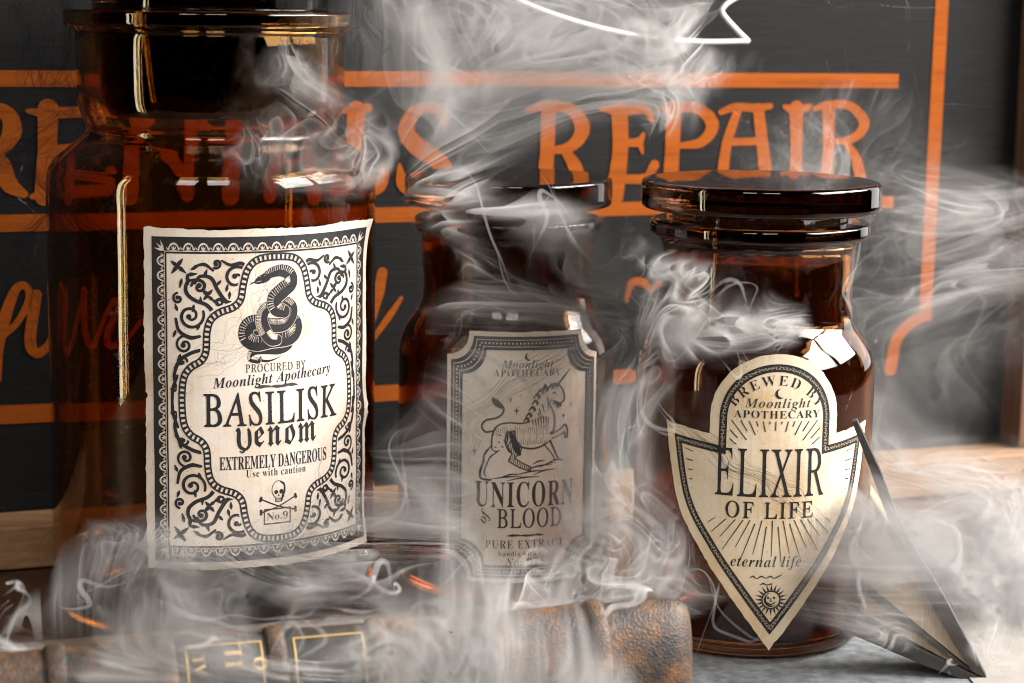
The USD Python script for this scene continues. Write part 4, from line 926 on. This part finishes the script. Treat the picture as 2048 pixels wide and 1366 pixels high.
def taper_tube(P, R, k=7):
    T = np.gradient(P, axis=0); T /= np.linalg.norm(T, axis=1)[:, None]; a = np.cross(T, [.3, 1, .2]); a /= np.linalg.norm(a, axis=1)[:, None]; b = np.cross(T, a)
    g = np.linspace(0, 2 * np.pi, k, endpoint=False); v = P[:, None] + R[:, None, None] * (np.cos(g)[None, :, None] * a[:, None] + np.sin(g)[None, :, None] * b[:, None]); n = len(P)
    i, j = np.meshgrid(np.arange(n - 1), np.arange(k), indexing='ij'); q = np.stack([i * k + j, i * k + (j + 1) % k, (i + 1) * k + (j + 1) % k, (i + 1) * k + j], -1).reshape(-1, 4)
    V = np.vstack([v.reshape(-1, 3), P[:1], P[-1:]]); c = np.arange(k); d = (c + 1) % k
    F = np.vstack([q[:, [0, 1, 2]], q[:, [0, 2, 3]], np.stack([d, c, np.full(k, n * k)], 1), np.stack([(n - 1) * k + c, (n - 1) * k + d, np.full(k, n * k + 1)], 1)])
    return fix(trimesh.Trimesh(V, F, process=False))


FIL = [([(300, 1195), (345, 1210), (470, 1238), (560, 1215), (600, 1180)], .80, 2), ([(640, 1235), (690, 1190), (720, 1150), (770, 1150), (800, 1200), (780, 1215)], .80, 3), ([(645, 1232), (720, 1215), (790, 1212)], .80, 1), ([(870, 1165), (930, 1130), (1000, 1090)], .84, 1), ([(735, 1170), (755, 1060), (790, 930), (850, 880)], .86, 2),
       ([(20, 1330), (30, 1240), (60, 1215), (40, 1180), (5, 1200)], .74, 2), ([(110, 1215), (190, 1210), (170, 1170), (260, 1150), (420, 1145)], .84, 2), ([(330, 1330), (360, 1260), (440, 1250), (500, 1300)], .71, 2), ([(930, 310), (960, 420), (1000, 520), (1020, 620)], .945, 3), ([(1080, 330), (1130, 450), (1200, 540), (1215, 640)], .945, 3),
       ([(1020, 560), (1080, 440), (1110, 400), (1180, 500)], .945, 2), ([(1250, 480), (1340, 560), (1430, 640), (1500, 650)], .90, 2), ([(900, 700), (930, 630), (1010, 610), (1090, 640), (1060, 600)], .945, 2), ([(1160, 690), (1290, 650), (1380, 690), (1440, 640), (1560, 660), (1620, 640)], .895, 4), ([(1400, 640), (1460, 570), (1520, 610), (1540, 650)], .90, 2),
       ([(1440, 640), (1490, 700), (1460, 740), (1420, 700)], .895, 2), ([(1320, 690), (1280, 800), (1330, 860), (1310, 760)], .88, 2), ([(1260, 1100), (1280, 980), (1240, 900), (1290, 840)], .87, 3), ([(1330, 1180), (1400, 1150), (1440, 1240), (1500, 1290), (1560, 1230)], .86, 3), ([(1390, 1310), (1430, 1190), (1420, 1150)], .85, 1),
       ([(1700, 1000), (1770, 1040), (1850, 1060), (1930, 1120), (1890, 1150), (1820, 1090)], .875, 2), ([(1680, 1310), (1730, 1200), (1700, 1080), (1740, 980)], .85, 3), ([(1880, 1330), (1920, 1290), (1890, 1330)], .85, 1), ([(1705, 640), (1690, 560), (1730, 470)], .93, 2), ([(880, 130), (870, 190), (960, 260), (1100, 220), (1300, 150), (1330, 60)], .97, 3), ([(1260, 60), (1250, 120), (1290, 140), (1330, 210)], .97, 2), ([(780, 60), (850, 130), (980, 180)], .97, 2), ([(1060, 1330), (1150, 1270), (1240, 1200), (1330, 1110)], .78, 3), ([(560, 1330), (590, 1250), (640, 1270), (620, 1320)], .72, 2)]
rf, tubes = np.random.default_rng(5), []
for i, (pts, y, n) in enumerate(FIL):
    for c in range(min(n, 2)):
        P = spline([at_y(px + rf.normal(0, 12) * (c > 0), py + rf.normal(0, 12) * (c > 0), y + rf.normal(0, .008)) for px, py in pts], 110); v = modes((.06, .03), (.0012, .0005), 900 + i)
        for _ in range(4): P = P + v(P + .004 * c)
        t = np.linspace(0, 1, 110); R = rf.uniform(.0006, .0015) * (.3 + .7 * np.abs(np.sin(rf.uniform(0, 3) + t * rf.uniform(2, 5)))) * np.minimum(1, 3 * np.minimum(t + .004, 1.004 - t)) + .00004
        tubes.append(taper_tube(P, R))
obj('smoke', trimesh.util.concatenate(tubes), M['filament'], label='soft bright filaments of smoke curling within the drifting smoke', kind='stuff', cat='smoke')
